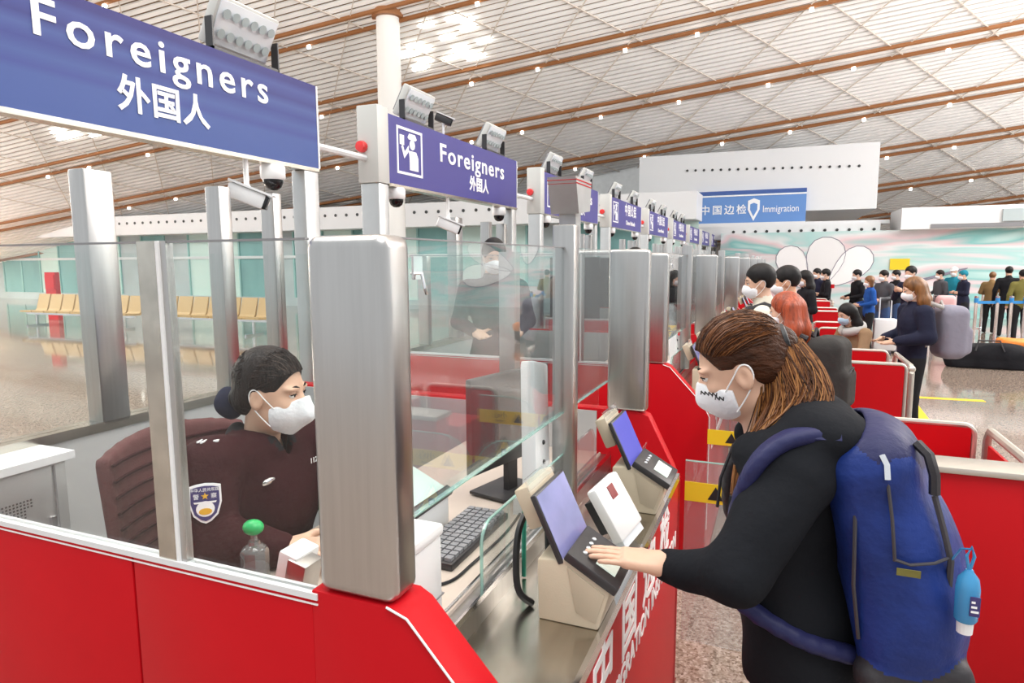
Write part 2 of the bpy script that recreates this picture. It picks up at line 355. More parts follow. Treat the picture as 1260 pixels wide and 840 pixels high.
        for _ in range(smooth):
            S = np.zeros_like(V); cn = np.zeros(len(V))
            for i in range(4):
                for j in (1, 3): np.add.at(S, Q[:, i], V[Q[:, (i+j) % 4]]); np.add.at(cn, Q[:, i], 1)
            V = V*.45+.55*S/np.maximum(cn, 1)[:, None]
        if parent is not None and not local: V = V-org(parent)
        me = bpy.data.meshes.new(name); me.vertices.add(len(V)); me.vertices.foreach_set('co', V.ravel()); me.loops.add(Q.size); me.loops.foreach_set('vertex_index', Q.ravel().astype(np.int32))
        me.polygons.add(len(Q)); me.polygons.foreach_set('loop_start', np.arange(0, Q.size, 4, dtype=np.int32)); me.polygons.foreach_set('material_index', QM.astype(np.int32))
        ml = mats if isinstance(mats, (list, tuple)) else [mats]
        for q in ml: me.materials.append(MT[q])
        me.update(); me.validate(); me.polygons.foreach_set('use_smooth', np.ones(len(me.polygons), bool))
        o = bpy.data.objects.new(name, me); COL.objects.link(o)
        if parent is not None: o.parent = parent
        return o
# ================================================================== SETTING
struct(bx(-60, 45, -14, 48, -.2, 0), 'floor', 'terrazzo')
for i, (a, b2) in enumerate((((1.55, 7.6), (1.62, 9.9)), ((1.62, 9.9), (2.5, 9.95)), ((1.45, 4.0), (1.52, 5.2)))):
    a = np.array(a); b2 = np.array(b2); d = _n(b2-a); q = np.array([-d[1], d[0]])*.06
    mb = MB().prism([a-q, b2-q, b2+q, a+q], lambda p: (p[0], p[1], .0005), lambda p: (p[0], p[1], .003)); mb.build('floor_line', 'yellow', bpy.data.objects['floor'])
# ceiling plane: rises with +X, falls with +Y
CZ, CA, CB = 17.3, .1723, -.3962
cd = _n([.9854, .1177, .1231]); cn = _n([-CA, -CB, 1]); cd = _n(cd-cn*np.dot(cd, cn)); ce = np.cross(cn, cd); c0 = np.array([0, 0, CZ])
def cuv(u, v, h=0): return c0+cd*u+ce*v+cn*h
U0, U1, V0, V1 = -48, 34, 6, 41.5
def cbox(mb, u0, u1, v0, v1, h0, h1, m=0): return mb.obox(cuv((u0+u1)/2, (v0+v1)/2, (h0+h1)/2), (u1-u0, v1-v0, h1-h0), (cd, ce, cn), m)
ceil = struct(cbox(MB(), U0, U1, V0, V1, .55, .7), 'ceiling', 'ceiling_back')
mb = MB(); v = V0+.1
while v < V1-.1: cbox(mb, U0, U1, v, v+.125, 0, .06); v += .21
tag(mb.build('slats', 'slat', ceil), 'thin white metal slats of the hall ceiling', kind='stuff')
for i in range(-4, 7):
    vc = 25.45+3.08*i
    if vc > V1 or vc < V0: continue
    for s in (-.27, .27): cbox(MB(), U0, U1, vc+s-.032, vc+s+.032, -.14, -.03).build('light_track', 'track', ceil)
    for j in range(20):
        u = -28+j*2.6+(i % 2)*1.1+random.uniform(-.4, .4); cbox(MB(), u, u+.10, vc+.23, vc+.31, -.24, -.16).build('spotlight', 'shelf_led', ceil)
for sgn, ref in ((1.2, 4.75), (-1.25, 4.75)):
    for i in range(-13, 11):
        ub = ref+i*2.57
        ua, uz = ub+(V0-25.5)/sgn, ub+(V1-25.5)/sgn
        p, q = cuv(ua, V0, -.05), cuv(uz, V1, -.05); t = _n(q-p); w = np.cross(cn, t)
        MB().obox((p+q)/2, (np.linalg.norm(q-p), .027, .03), (t, w, cn)).build('rib', 'rib', ceil)
for (u, v) in ((-10, 20.6), (-8.4, 20.2), (-9.4, 21.3), (-8.0, 21.3), (-23.5, 20.6), (-22.0, 20.9)):
    for j in range(5): uu, vv = u+random.uniform(-.7, .7), v+random.uniform(-.4, .4); cbox(MB(), uu, uu+.45, vv, vv+.12, -.07, -.03).build('skylight_slot', 'shelf_led', ceil)
def column(x, y, r, z1, label):
    t = thing('column', (x, y, 0), label, 'column')
    MB().lathe([(r*1.1, 0), (r*1.1, .3), (r*1.04, .32), (r*.93, z1)], (x, y, 0), 28).build('shaft', 'column', t, smooth=True)
    MB().lathe([(r*1.25, z1-.25), (r*1.25, z1-.05), (r*.95, z1)], (x, y, 0), 28).build('collar', 'track', t)
column(-10.75, 16.83, .36, 9.0, 'tall round white column rising to the slatted ceiling behind the signs')
column(.39, 29, .26, 6.3, 'slim round column rising above the white block with the blue sign')
# far walls
struct(bx(-2, 32, 24.0, 24.2, 0, 2.75), 'wall_mural', 'mural')
mw = bpy.data.objects['wall_mural']
def petal(cx, cz, L, w, ang, sc=1):
    pts = []
    for i in range(18):
        t = 2*math.pi*i/18; x = L*(.5+.5*math.cos(t)); y = w*math.sin(t)*(.45+.55*(.5+.5*math.cos(t))); c, s = math.cos(ang), math.sin(ang); pts.append((cx+x*c-y*s, cz+x*s+y*c))
    return pts
for ip, (cx, cz, L, w, a, mt) in enumerate(((1.1, .9, 1.7, .75, 1.35, 'white'), (1.5, 1.0, 1.6, .6, .8, 'letter_white'), (.7, .9, 1.5, .6, 2.0, 'letter_white'), (8.6, 1.5, 2.2, .55, .45, 'white'), (8.7, 1.4, 2.2, .6, -.1, 'letter_white'), (8.0, 1.7, 1.1, .5, 1.7, 'white'), (3.2, .9, 2.2, .04, .3, 'bag_grey'), (2.6, 1.2, 2.2, .03, -.5, 'bag_grey'))):
    po = petal(cx, cz, L, w, a); yp = 23.995-.004*ip; MB().prism(po, lambda p: (p[0], yp, p[1]), lambda p: (p[0], yp+.003, p[1])).build('painted_petal', mt, mw)
    MB().tube([(p[0], yp-.001, p[1]) for p in po+po[:1]], .012, 4).build('painted_outline', 'bag_grey', mw)
bx(3.2, 3.75, 23.96, 24.0, 1.5, 1.85).build('yellow_notice', 'yellow', mw)
struct(bx(3.4, 32, 23.7, 26, 2.75, 3.42), 'trim_1', 'white')
t1 = bpy.data.objects['trim_1']
bx(4.2, 32, 23.66, 23.7, 2.78, 2.9).build('dark_strip', 'grey_plastic', t1)  # dark grey strip along the lower edge of the fascia
for i in range(9): x = 6.0+i*2.1; bx(x, x+1.1, 23.62, 23.7, 2.94, 3.3).build('light_box', 'letter_white' if i % 2 else 'grey_panel', t1)
# white block with the blue direction sign
struct(bx(-5.2, 2.9, 25.5, 33, 3.55, 5.75).box(-5.2, 2.9, 24.2, 25.5, 2.55, 3.0), 'wall_block', 'white_metal')
wb = bpy.data.objects['wall_block']
for i in range(20): x = -3.4+i*.3; MB().lathe([(.045, 0), (.045, .03)], (x, 25.5, 5.15-.028*i*.3), 10, ((1, 0, 0), (0, 0, 1), (0, -1, 0))).build('downlight', 'downlight', wb)
for i in range(13): x = -1.6+i*.36; MB().lathe([(.05, 0), (.05, .03)], (x, 24.2, 2.8), 10, ((1, 0, 0), (0, 0, 1), (0, -1, 0))).build('downlight', 'downlight', wb)
struct(bx(-5.2, 3.2, 24.6, 25.5, 3.0, 3.12), 'trim_2', 'white_metal')
# far left: glazed wall, soffit with downlights, grey block
WL = 22.0
struct(bx(-52, -2.5, WL, WL+.2, 0, .35), 'wall_left_far', 'grey_panel'); wl = bpy.data.objects['wall_left_far']
n = 33
for i in range(n):
    x = -52+i*1.5; bx(x+.04, x+1.46, WL+.05, WL+.09, .35, 3.1).build('pane', random.choice(['teal_panel', 'teal_panel', 'grey_panel', 'mint']), wl); bx(x-.04, x+.04, WL, WL+.15, .35, 3.1).build('mullion', 'teal_frame', wl)
bx(-52, -2.5, WL-.02, WL+.15, 2.0, 2.12).build('transom', 'white_metal', wl)
struct(bx(-52, -2.5, WL-1.0, WL+.6, 3.1, 3.95), 'trim_3', 'white_metal'); t3 = bpy.data.objects['trim_3']
for i in range(60): x = -34+i*.5; MB().lathe([(.06, 0), (.06, .02)], (x, WL-1.0, 3.62), 8, ((1, 0, 0), (0, 0, 1), (0, -1, 0))).build('downlight', 'downlight', t3)
struct(bx(-24, -5.2, 27, 34, 3.0, 6.1), 'wall_grey_block', 'steel_matte')
# blue direction sign on the block
p0, p1 = onY(851, 237, 25.3), onY(991, 272, 25.3)
sg = thing('direction_sign', ((p0[0]+p1[0])/2, 25.3, p1[2]), 'long blue lit direction sign with white characters on the white block', 'sign')
bx(p0[0], p1[0], 25.3, 25.52, p1[2], p0[2]).build('panel', 'sign_blue3', sg)
bx(p0[0], p1[0], 25.27, 25.3, p0[2]-.12, p0[2]).build('top_band', 'sign_blue_dark', sg); bx(p0[0]+.1, p1[0], 25.28, 25.3, p0[2]-.2, p0[2]-.15).build('white_line', 'letter_white', sg)
bx(p0[0], p1[0], 25.24, 25.5, p1[2]-.09, p1[2]).build('lower_rail', 'white_metal', sg)
fs = lambda cx, cz: (lambda p: np.array([cx+p[0], 25.295-p[2], cz+p[1]]))
zc = (p0[2]+p1[2])/2-.12; ww = p1[0]-p0[0]
for i, ch in enumerate('中国边检'): text(ch, .36, fs(p0[0]+ww*(.13+i*.108), zc), sg, bold=.004, depth=.008)
sh = [(-.2, .32), (0, .4), (.2, .32), (.2, 0), (0, -.4), (-.2, 0)]
MB().prism(sh, lambda p: (p0[0]+ww*.56+p[0], 25.28, zc+p[1]), lambda p: (p0[0]+ww*.56+p[0], 25.3, zc+p[1])).build('shield', 'letter_white', sg)
MB().prism([(x*.6, y*.6) for x, y in sh], lambda p: (p0[0]+ww*.56+p[0], 25.27, zc+p[1]), lambda p: (p0[0]+ww*.56+p[0], 25.28, zc+p[1])).build('shield_core', 'sign_blue3', sg)
text('Immigration', .34, fs(p0[0]+ww*.79, zc), sg, bold=.0, depth=.008, width=ww*.30)
# waiting seats beyond the booths on the left
def bench(x, y, n, label):
    t = thing('beam_seat', (x, y, 0), label, 'seats', 'rows of tan waiting seats')
    bx(x-.1, x+n*.56, y-.04, y+.04, .34, .40).build('beam', 'chrome', t)
    for q in (.3, n*.56-.5): bx(x+q, x+q+.06, y-.3, y+.3, 0, .05).box(x+q, x+q+.06, y-.03, y+.03, .05, .36).build('leg', 'chrome', t)
    for i in range(n):
        a = x+i*.56; pr = [(-.27, .42), (.2, .40), (.26, .46), (.36, .92), (.33, .93), (.21, .50), (.17, .45), (-.27, .47)]
        MB().prism(pr, lambda p: (a, y+p[0], p[1]), lambda p: (a+.5, y+p[0], p[1])).build('seat', 'tan_seat', t)
q = onZ(38, 400, 0); bench(q[0], q[1], 8, 'row of tan waiting seats by the far teal glass, next to a red display')
q2 = q+np.array([1.0, -1.6, 0]); bench(q2[0]+4.0, q[1]+.2, 7, 'row of tan waiting seats behind the booth window bar')
q = onZ(36, 395, 0); rdp = tag(bx(q[0], q[0]+.5, q[1]+.6, q[1]+.75, .0, 1.55).box(q[0]+.03, q[0]+.47, q[1]+.57, q[1]+.6, 1.0, 1.45).build('display_stand', 'red_far'), 'red free-standing display panel at the end of the waiting seats', 'display')
# ================================================================== BOOTHS
PITCH = 2.81; NB = 9; Y0 = .886; YE = 2.55; XP = -.575; XS = -.335; ZS = 1.235
bo = thing('inspection_booth', (-1.3, 1.7, 0), 'nearest red and steel inspection booth around the seated officer', 'booth')
near = [(-.76, .06), (-.76, ZS), (-.585, ZS), (-.56, 1.222), (-.372, 1.02), (-.345, .985), (XS, .95), (XS, .06)]
for xa, xb in ((-2.3, -1.223), (-1.217, -.758)): MB().prism([(xa, .06), (xa, 1.218), (xb, 1.218), (xb, .06)], lambda p: (p[0], Y0, p[1]), lambda p: (p[0], Y0+.022, p[1])).build('end_panel', 'red', bo, bevel=.002)
MB().prism(near, lambda p: (p[0], Y0, p[1]), lambda p: (p[0], Y0+.09, p[1])).build('end_panel', 'red', bo, bevel=.004)
MB().tube([(-.60, Y0-.001, ZS), (-.56, Y0-.001, 1.222), (-.372, Y0-.001, 1.02), (XS, Y0-.001, .95), (XS, Y0-.001, .3)], .0022, 5).build('edge_line', 'white', bo)
far = [(-2.3, .06), (-2.3, ZS), (-.50, ZS), (-.455, 1.22), (-.36, 1.03), (XS, .97), (XS, .06)]
MB().prism(far, lambda p: (p[0], YE-.06, p[1]), lambda p: (p[0], YE, p[1])).build('end_panel', 'red', bo, bevel=.004)
bx(-2.3, -.745, Y0-.003, Y0+.024, 1.218, 1.230).build('sill_strip', 'white_metal', bo)
bx(-2.3, -.745, Y0-.002, Y0+.0, 1.208, 1.211).build('sill_line', 'white', bo)
bx(-.745, -.583, Y0-.002, Y0+.085, ZS, 1.865).build('corner_panel', 'steel', bo, bevel=.022, seg=4)
bx(-.62, -.462, YE-.07, YE-.01, ZS, 1.865).build('corner_panel', 'steel', bo, bevel=.016, seg=3)
bx(-1.140, -1.092, Y0, Y0+.018, 1.218, 1.862).build('mullion', 'steel_h', bo); bx(-1.0915, -1.083, Y0, Y0+.016, 1.218, 1.862).build('mullion_edge', 'white', bo); bx(-1.083, -1.068, Y0+.004, Y0+.02, 1.218, 1.862).build('mullion_edge', 'steel', bo)
for x0, x1 in ((-2.25, -1.14), (-1.068, -.745)):
    bx(x0, x1, Y0+.008, Y0+.016, 1.230, 1.86).build('pane', 'glass', bo); bx(x0, x1, Y0+.007, Y0+.017, 1.858, 1.862).build('pane_edge', 'grey_plastic', bo)
bx(-2.25, -.66, YE-.045, YE-.037, ZS, 1.86).build('pane', 'glass', bo)
for x in (-1.05,): bx(x-.035, x+.035, YE-.06, YE, ZS, 1.86).build('mullion', 'steel', bo)
# back wall, floor, desk
bx(-2.32, -2.26, Y0, YE, 0, ZS-.02).build('back_panel', 'interior', bo); bx(-2.33, -2.25, Y0, YE, ZS-.02, ZS+.015).build('back_rail', 'steel_h', bo)
for yy, w in ((1.15, .05), (1.62, .11), (2.19, .07), (YE-.04, .06)): bx(-2.33, -2.25, yy-w/2, yy+w/2, ZS, 2.15 if yy > 1.5 else 1.86).build('mullion', 'steel', bo, bevel=.006)
for a, b2 in ((1.18, 1.56), (1.68, 2.15), (2.23, 2.47)): bx(-2.295, -2.287, a, b2, ZS+.015, 1.86).build('pane', 'glass', bo)
bx(-2.26, -.66, Y0+.07, YE-.06, .0, .25).build('platform', 'interior', bo)
bx(-2.26, -.66, Y0+.024, Y0+.05, .25, 1.045).build('lining', 'interior', bo)
bx(-2.26, -.66, YE-.068, YE-.061, .25, 1.225).build('lining', 'interior', bo)
bx(-1.22, -.64, Y0+.05, YE-.068, 1.03, 1.06).build('desk_top', 'desk', bo, bevel=.004); bx(-.70, -.64, Y0+.09, YE-.06, .25, 1.03).build('desk_front', 'interior', bo)
# passenger side: shelf, channel, red front with lettering
bx(-.66, XS, Y0+.09, YE-.06, .985, 1.0).build('shelf', 'steel_h', bo); bx(-.343, XS+.004, Y0+.09, YE-.055, .975, 1.004).build('shelf_edge', 'chrome', bo)
bx(-.65, -.60, Y0+.09, YE-.06, 1.0, 1.05).build('glass_channel', 'steel', bo); bx(-.606, -.60, Y0+.09, YE-.06, 1.05, 1.065).build('glass_channel', 'chrome', bo); bx(-.65, -.644, Y0+.09, YE-.06, 1.05, 1.065).build('glass_channel', 'chrome', bo)
bx(-.375, XS, Y0+.09, YE, .12, .978).build('front_panel', 'red', bo); bx(-.38, XS+.006, Y0+.02, YE, .02, .12).build('kick_plate', 'steel_h', bo)
ft = lambda cy, cz: (lambda p: np.array([XS+.001+p[2], cy+p[0], cz+p[1]]))
for i, ch in enumerate('中国边检'): text(ch, .20, ft(1.34+i*.28, .88), bo, bold=.003)
for w_, cy, wd in (('CHINA', 1.15, .25), ('IMMIGRATION', 1.62, .57), ('INSPECTION', 2.20, .50)): text(w_, .088, ft(cy, .755), bo, bold=.001, width=wd)
# front glazing: upper pane, post, lower pane with rounded corner
gp = -.62
def pane(mb_poly, name='pane', mt='glass_front', x=gp):
    return MB().prism(mb_poly, lambda p: (x, p[0], p[1]), lambda p: (x+.009, p[0], p[1])).build(name, mt, bo)
pane([(Y0+.085, 1.352), (1.90, 1.352), (1.90, 1.862), (Y0+.085, 1.862)]); bx(gp-.001, gp+.010, Y0+.085, 1.90, 1.349, 1.3525).build('pane_edge', 'glass_edge', bo); bx(gp-.001, gp+.010, Y0+.085, 1.90, 1.860, 1.863).build('pane_edge', 'grey_plastic', bo)
rc = [(1.30+.05*(1-math.cos(a)), 1.165+.05*math.sin(a)) for a in np.linspace(0, math.pi/2, 7)]
pane([(1.30, 1.05)]+rc+[(1.90, 1.215), (1.90, 1.05)])
MB().tube([(gp+.0045, 1.30, 1.05)]+[(gp+.0045, a, b2) for a, b2 in rc]+[(gp+.0045, 1.90, 1.215)], .004, 6).build('pane_edge', 'glass_edge', bo)
bx(gp-.03, gp+.04, 1.90, 1.955, 1.05, 1.93).build('post', 'steel', bo, bevel=.006)
pane([(1.955, 1.352), (2.48, 1.352), (2.48, 1.862), (1.955, 1.862)]); pane([(1.955, 1.05), (2.30, 1.05), (2.30, 1.165), (2.25, 1.215), (1.955, 1.215)])
bx(gp-.001, gp+.010, 1.955, 2.48, 1.349, 1.3525).build('pane_edge', 'glass_edge', bo)
hk = MB().tube([(-.596, Y0+.10, 1.80), (-.575, Y0+.10, 1.80), (-.57, Y0+.10, 1.775), (-.575, Y0+.115, 1.765)], .003, 6); hk.box(-.586, -.582, Y0+.085, Y0+.115, 1.79, 1.83)
hk.build('hook', 'chrome', bo)
lab = ['', 'second red and steel inspection booth, with a standing officer behind its glass', 'third red and steel inspection booth, past the red-haired traveller']
for k in range(1, NB):
    copy_tree(bo, (0, PITCH*k, 0), label=lab[k] if k < 3 else 'red and steel inspection booth further down the row', group=None if k < 3 else 'far inspection booths')
# ================================================================== OVERHEAD SIGNS
XG = -2.23; SZ0, SZ1 = 2.30, 2.71
def sign(ya, yb, kind, label, blue, idx, post_box=True, group=None):
    t = thing('overhead_sign', (XG, ya, 0), label, 'sign', group)
    bx(XG-.06, XG, ya, yb, SZ0, SZ1).build('panel', blue, t); bx(XG-.065, XG+.002, ya, yb+.004, SZ0-.018, SZ0).build('lower_frame', 'steel_h', t); bx(XG-.065, XG+.003, yb, yb+.012, SZ0, SZ1).build('side_frame', 'white_metal', t)
    bx(XG-.085, XG+.0, yb-.11, yb-.0, .0, SZ0-.018).build('post', 'steel_matte', t, bevel=.008)
    if post_box:
        bx(XG-.14, XG+.005, ya-.12, ya, SZ0-.01, SZ1+.03).build('post_box', 'box_grey', t, bevel=.006); bx(XG-.13, XG-.0, ya-.115, ya-.005, 0, SZ0-.01).build('post', 'steel_matte', t, bevel=.01)
        MB().lathe([(.034, 0), (.036, .02), (.03, .035), (.0, .04)], (XG-.10, ya-.12, 2.50), 16, ((1, 0, 0), (0, 0, 1), (0, -1, 0))).build('red_lamp', 'red_light', t, smooth=True)
        MB().tube([(XG-.09, ya-.12, 2.435), (XG-.09, ya-.66, 2.435)], .02, 8).build('cross_tube', 'white_metal', t)
    L = yb-ya; fn = lambda cy, cz: (lambda p: np.array([XG+.002+p[2], ya+cy*L+p[0], cz+p[1]]))
    if kind == 'big':
        text('Foreigners', .172, fn(.605, 2.60), t, sx=1.0, spacing=1.24, bold=.002, width=1.03); text('外国人', .135, fn(.59, 2.425), t, spacing=1.05, bold=.003)
    elif kind == 'foreign':
        text('Foreigners', .175, fn(.584, 2.57), t, sx=1.0, spacing=1.15, bold=.0026, width=1.13); text('外国人', .115, fn(.62, 2.41), t, spacing=1.05, bold=.003)
    else:
        text('中国公民', .19, fn(.60, 2.58), t, spacing=1.25, bold=.004); text('Chinese Nationals', .09, fn(.60, 2.40), t, bold=.002)
    if kind != 'big':                          # officer pictogram in a white frame
        fy, fz, w, h = ya+.03*L+.03, 2.37, .31, .29; g = lambda y, z: (fy+y, fz+z)
        ic = MB()
        for a in ((0, w, 0, .016), (0, w, h-.016, h), (0, .016, 0, h), (w-.016, w, 0, h)): ic.box(XG, XG+.003, fy+a[0], fy+a[1], fz+a[2], fz+a[3])
        P = lambda pts: ic.prism([g(*q) for q in pts], lambda p: (XG, p[0], p[1]), lambda p: (XG+.003, p[0], p[1]))
        P([(.13, .235), (.15, .262), (.22, .262), (.24, .235), (.225, .225), (.145, .225)])            # cap
        P([(.185+.032*math.cos(a), .195+.032*math.sin(a)) for a in np.linspace(0, 2*math.pi, 13)[:-1]])   # head
        P([(.14, .155), (.23, .155), (.255, .12), (.255, .035), (.15, .035), (.15, .11)]); P([(.14, .15), (.085, .10), (.05, .17), (.07, .18), (.09, .14), (.14, .185)]); P([(.035, .18), (.085, .18), (.085, .24), (.035, .24)])
        ic.build('pictogram', 'letter_white', t)
    return t
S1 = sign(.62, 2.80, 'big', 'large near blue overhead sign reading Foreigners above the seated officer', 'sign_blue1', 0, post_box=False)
S2 = sign(3.46, 5.53, 'foreign', 'blue overhead sign reading Foreigners beside the round white column', 'sign_blue2', 1)
S3 = copy_tree(S2, (0, PITCH, 0), label='blue overhead sign reading Foreigners, partly hidden by a hanging steel duct')
S4 = sign(3.46+2*PITCH, 5.53+2*PITCH, 'cn', 'blue overhead sign for Chinese nationals, next after the Foreigners signs', 'sign_blue2', 3)
for k in range(1, NB-3): copy_tree(S4, (0, k*PITCH, 0), label='blue overhead sign for Chinese nationals far down the row', group='far overhead signs')
# things mounted on the signs
def flood(y, label, sc=1., group=None, tilt=-.5):
    t = thing('floodlight', (XG-.03, y, SZ1), label, 'floodlight', group); x = XG-.03; w, h = .34*sc, .20*sc
    bx(x-.02, x+.02, y-w*.55, y+w*.55, SZ1, SZ1+.015).box(x-.02, x+.02, y-w*.55, y-w*.53, SZ1, SZ1+.13*sc).box(x-.02, x+.02, y+w*.53, y+w*.55, SZ1, SZ1+.13*sc).build('bracket', 'dark_plastic', t)
    c = np.array([x, y, SZ1+.125*sc]); ax = (np.array([math.cos(tilt), 0, math.sin(tilt)]), np.array([0, 1., 0]), np.array([-math.sin(tilt), 0, math.cos(tilt)]))
    MB().obox(c-ax[0]*.02, (.05, w, h), ax).build('housing', 'box_grey', t, bevel=.01)
    MB().obox(c+ax[0]*.008, (.008, w*.92, h*.88), ax).build('front_glass', 'lamp_glass', t, bevel=.003)
    for i in range(6):
        for j in range(2): MB().lathe([(.0, .0), (.018*sc, .008), (.02*sc, .012)], c+ax[0]*.012+ax[1]*(i-2.5)*w*.145+ax[2]*(j-.5)*h*.4, 10, (ax[1], ax[2], ax[0])).build('reflector', 'grey_panel', t)
    for i in range(7): MB().obox(c-ax[0]*.055+ax[1]*(i-3)*w*.13, (.03, .006, h*.8), ax).build('cooling_fin', 'grey_plastic', t)
    return t
def dome(y, label, group=None):
    t = thing('dome_camera', (XG-.03, y, SZ0-.15), label, 'camera', group); c = (XG-.03, y, SZ0-.018)
    MB().lathe([(.05, 0), (.058, -.01), (.058, -.06), (.05, -.07)], c, 20).build('housing', 'white', t, smooth=True)
    MB().lathe([(.046, -.068), (.045, -.085), (.036, -.105), (.018, -.118), (0, -.12)], c, 20).build('dome', 'lens', t, smooth=True); return t
def bullet(y, label, group=None, drop=.16, d=(.75, .45, -.35), top=False, k=1.):
    t = thing('bullet_camera', (XG-.03, y, SZ0-.2), label, 'camera', group); c = np.array([XG-.03, y, SZ0-.018]); d = _n(d); s = _n(np.cross(d, (0, 0, 1))); u = np.cross(s, d)
    if top: c = np.array([XG-.03, y, SZ1]); drop = -drop; t.location.z = SZ1
    MB().tube([c, c-(0, 0, drop*.75)], .012*k, 8).ball(c-(0, 0, drop*.78), .02*k).build('stem', 'white', t)
    q = c-(0, 0, drop)
    MB().obox(q, (.17*k, .07*k, .07*k), (d, s, u)).build('housing', 'dark_plastic' if top else 'white', t, bevel=.012*k); MB().obox(q+d*.01*k+u*.04*k, (.20*k, .085*k, .01*k), (d, s, u)).build('sunshield', 'white', t); MB().obox(q+d*.086*k, (.02*k, .06*k, .06*k), (d, s, u)).build('lens_face', 'lens', t, bevel=.004); return t
f1 = flood(2.36, 'grey floodlight on top of the large near Foreigners sign', 1.05); flood(3.86, 'grey floodlight above the pictogram of the sign beside the column', 1.0); flood(5.1, 'grey floodlight at the far end of the sign beside the column', 1.0)
dome(2.5, 'white dome camera under the large near Foreigners sign'); bullet(2.33, 'white bullet camera hanging under the large near Foreigners sign')
dome(3.58, 'white dome camera under the pictogram end of the sign beside the column'); dome(5.2, 'white dome camera under the far end of the sign beside the column'); bullet(4.27, 'small bullet camera under the middle of the sign beside the column', drop=.2)
tb = bullet(4.22, 'small dark camera standing on top of the sign beside the column', drop=.11, top=True, k=.7)
for k in range(1, 5):
    g = 'floodlights and cameras on the far signs'; s = 'third' if k == 1 else 'farther'
    fa = flood(3.86+k*PITCH, 'grey floodlight at the near end of a blue sign down the row' , 1., g); flood(5.1+k*PITCH, 'grey floodlight at the far end of a blue sign down the row', 1., g)
    dome(3.58+k*PITCH, 'white dome camera at the near end of a blue sign down the row', g); dome(5.2+k*PITCH, 'white dome camera at the far end of a blue sign down the row', g)
# hanging steel duct in front of the third sign
t = thing('steel_cabinet_post', (-1.9, 5.6, 0), 'tapered steel duct head with red stripes on a tall post before the third sign', 'duct')
pc = onX(697, 245, -1.75); y = pc[1]
MB().prism([(-.22, 2.52), (.26, 2.52), (.22, 2.26), (-.12, 2.22)], lambda p: (-1.85, y+p[0], p[1]), lambda p: (-1.6, y+p[0], p[1])).build('duct_head', 'steel_matte', t)
bx(-1.853, -1.597, y-.212, y+.257, 2.490, 2.500).box(-1.853, -1.597, y-.202, y+.254, 2.462, 2.472).build('red_stripe', 'red', t); bx(-1.80, -1.65, y-.05, y+.1, 0, 2.25).build('post', 'steel_matte', t)
# ================================================================== THINGS ON THE COUNTER
def scanner(dy, label, on=False, group=None):
    y = 1.33+dy; t = thing('fingerprint_scanner', (-.40, y+.08, 1.0), label, 'scanner', group); L = .155
    prof = [(-.487, 1.0), (-.490, 1.145), (-.415, 1.155), (-.318, 1.095), (-.345, 1.0)]
    MB().prism(prof, lambda p: (p[0], y, p[1]), lambda p: (p[0], y+L, p[1])).build('base', 'cream', t, bevel=.006)
    inner = [(-.417, 1.14), (-.395, 1.035), (-.35, 1.018), (-.33, 1.088)]
    MB().prism(inner, lambda p: (p[0], y-.003, p[1]), lambda p: (p[0], y+.002, p[1])).build('side_cover', 'cream_dark', t, bevel=.001)
    a = _n([.11, 0, -.062]); nn = np.array([-a[2], 0, a[0]])
    c = np.array([-.362, y+L/2, 1.133])
    pad = MB().obox(c, (.135, L+.012, .022), (a, (0, 1, 0), nn)).build('scan_pad', 'dark_plastic', t, bevel=.004)
    MB().obox(c+nn*.012+a*.022, (.05, L*.62, .003), (a, (0, 1, 0), nn)).build('scan_window', 'pad_glass', pad)
    for i in range(4): MB().ball(c+nn*.012-a*.035+np.array([0, (i-1.5)*.026, 0]), (.006, .004, .004), 8).build('indicator', 'letter_white', pad)
    p0, p1 = np.array([-.435, y, 1.150]), np.array([-.497, y, 1.285]); u = _n(p1-p0); w = np.array([0, 1., 0]); n2 = np.cross(w, u)
    cc = (p0+p1)/2+np.array([0, .10, 0])
    sc = MB().obox(cc, (.205, .165, .014), (w, u, n2)).build('display', 'dark_plastic', t, bevel=.003); s = 1 if n2[0] > 0 else -1
    MB().obox(cc+n2*s*.0075, (.195, .155, .001), (w, u, n2)).build('screen', 'screen_on' if on else 'screen', sc)
    MB().obox(cc+u*.05-n2*s*.04+w*.02, (.17, .10, .04), (w, u, n2)).build('camera_head', 'cream', t, bevel=.006); MB().obox(cc+u*.102-n2*s*.02+w*.02, (.17, .03, .006), (w, u, n2)).build('hood', 'glass_gate', t)
    return t
scanner(0, 'cream fingerprint scanner with lit screen under the travelling woman\'s hand'); scanner(.72, 'cream fingerprint scanner with dark blue screen at the far end of the shelf', True)
for k in range(1, 4):
    for q in (0, .72):
        o = scanner(q+PITCH*k, 'cream fingerprint scanner on a shelf farther down the row', False, 'scanners down the row')
# white notice box with red display
t = thing('rating_terminal', (-.42, 1.78, 1.0), 'white tilted terminal with small dark red display between the two scanners', 'terminal')
c = np.array([-.42, 1.80, 1.109]); u = _n([-.10, .0, .17]); w = _n([.25, 1, 0]); w = _n(w-u*np.dot(w, u)); n2 = np.cross(w, u); n2 = n2 if n2[0] > 0 else -n2
ax = (w, u, n2); MB().obox(c, (.15, .165, .035), ax).build('body', 'white', t, bevel=.008); MB().obox(c+n2*.018+u*.045, (.035, .04, .003), ax).build('display', 'led_red', t); MB().obox(c-n2*.02-u*.09, (.13, .03, .06), ax).build('foot', 'lamp_glass', t); MB().obox(c-n2*.035, (.12, .10, .03), ax).build('stand', 'dark_plastic', t)
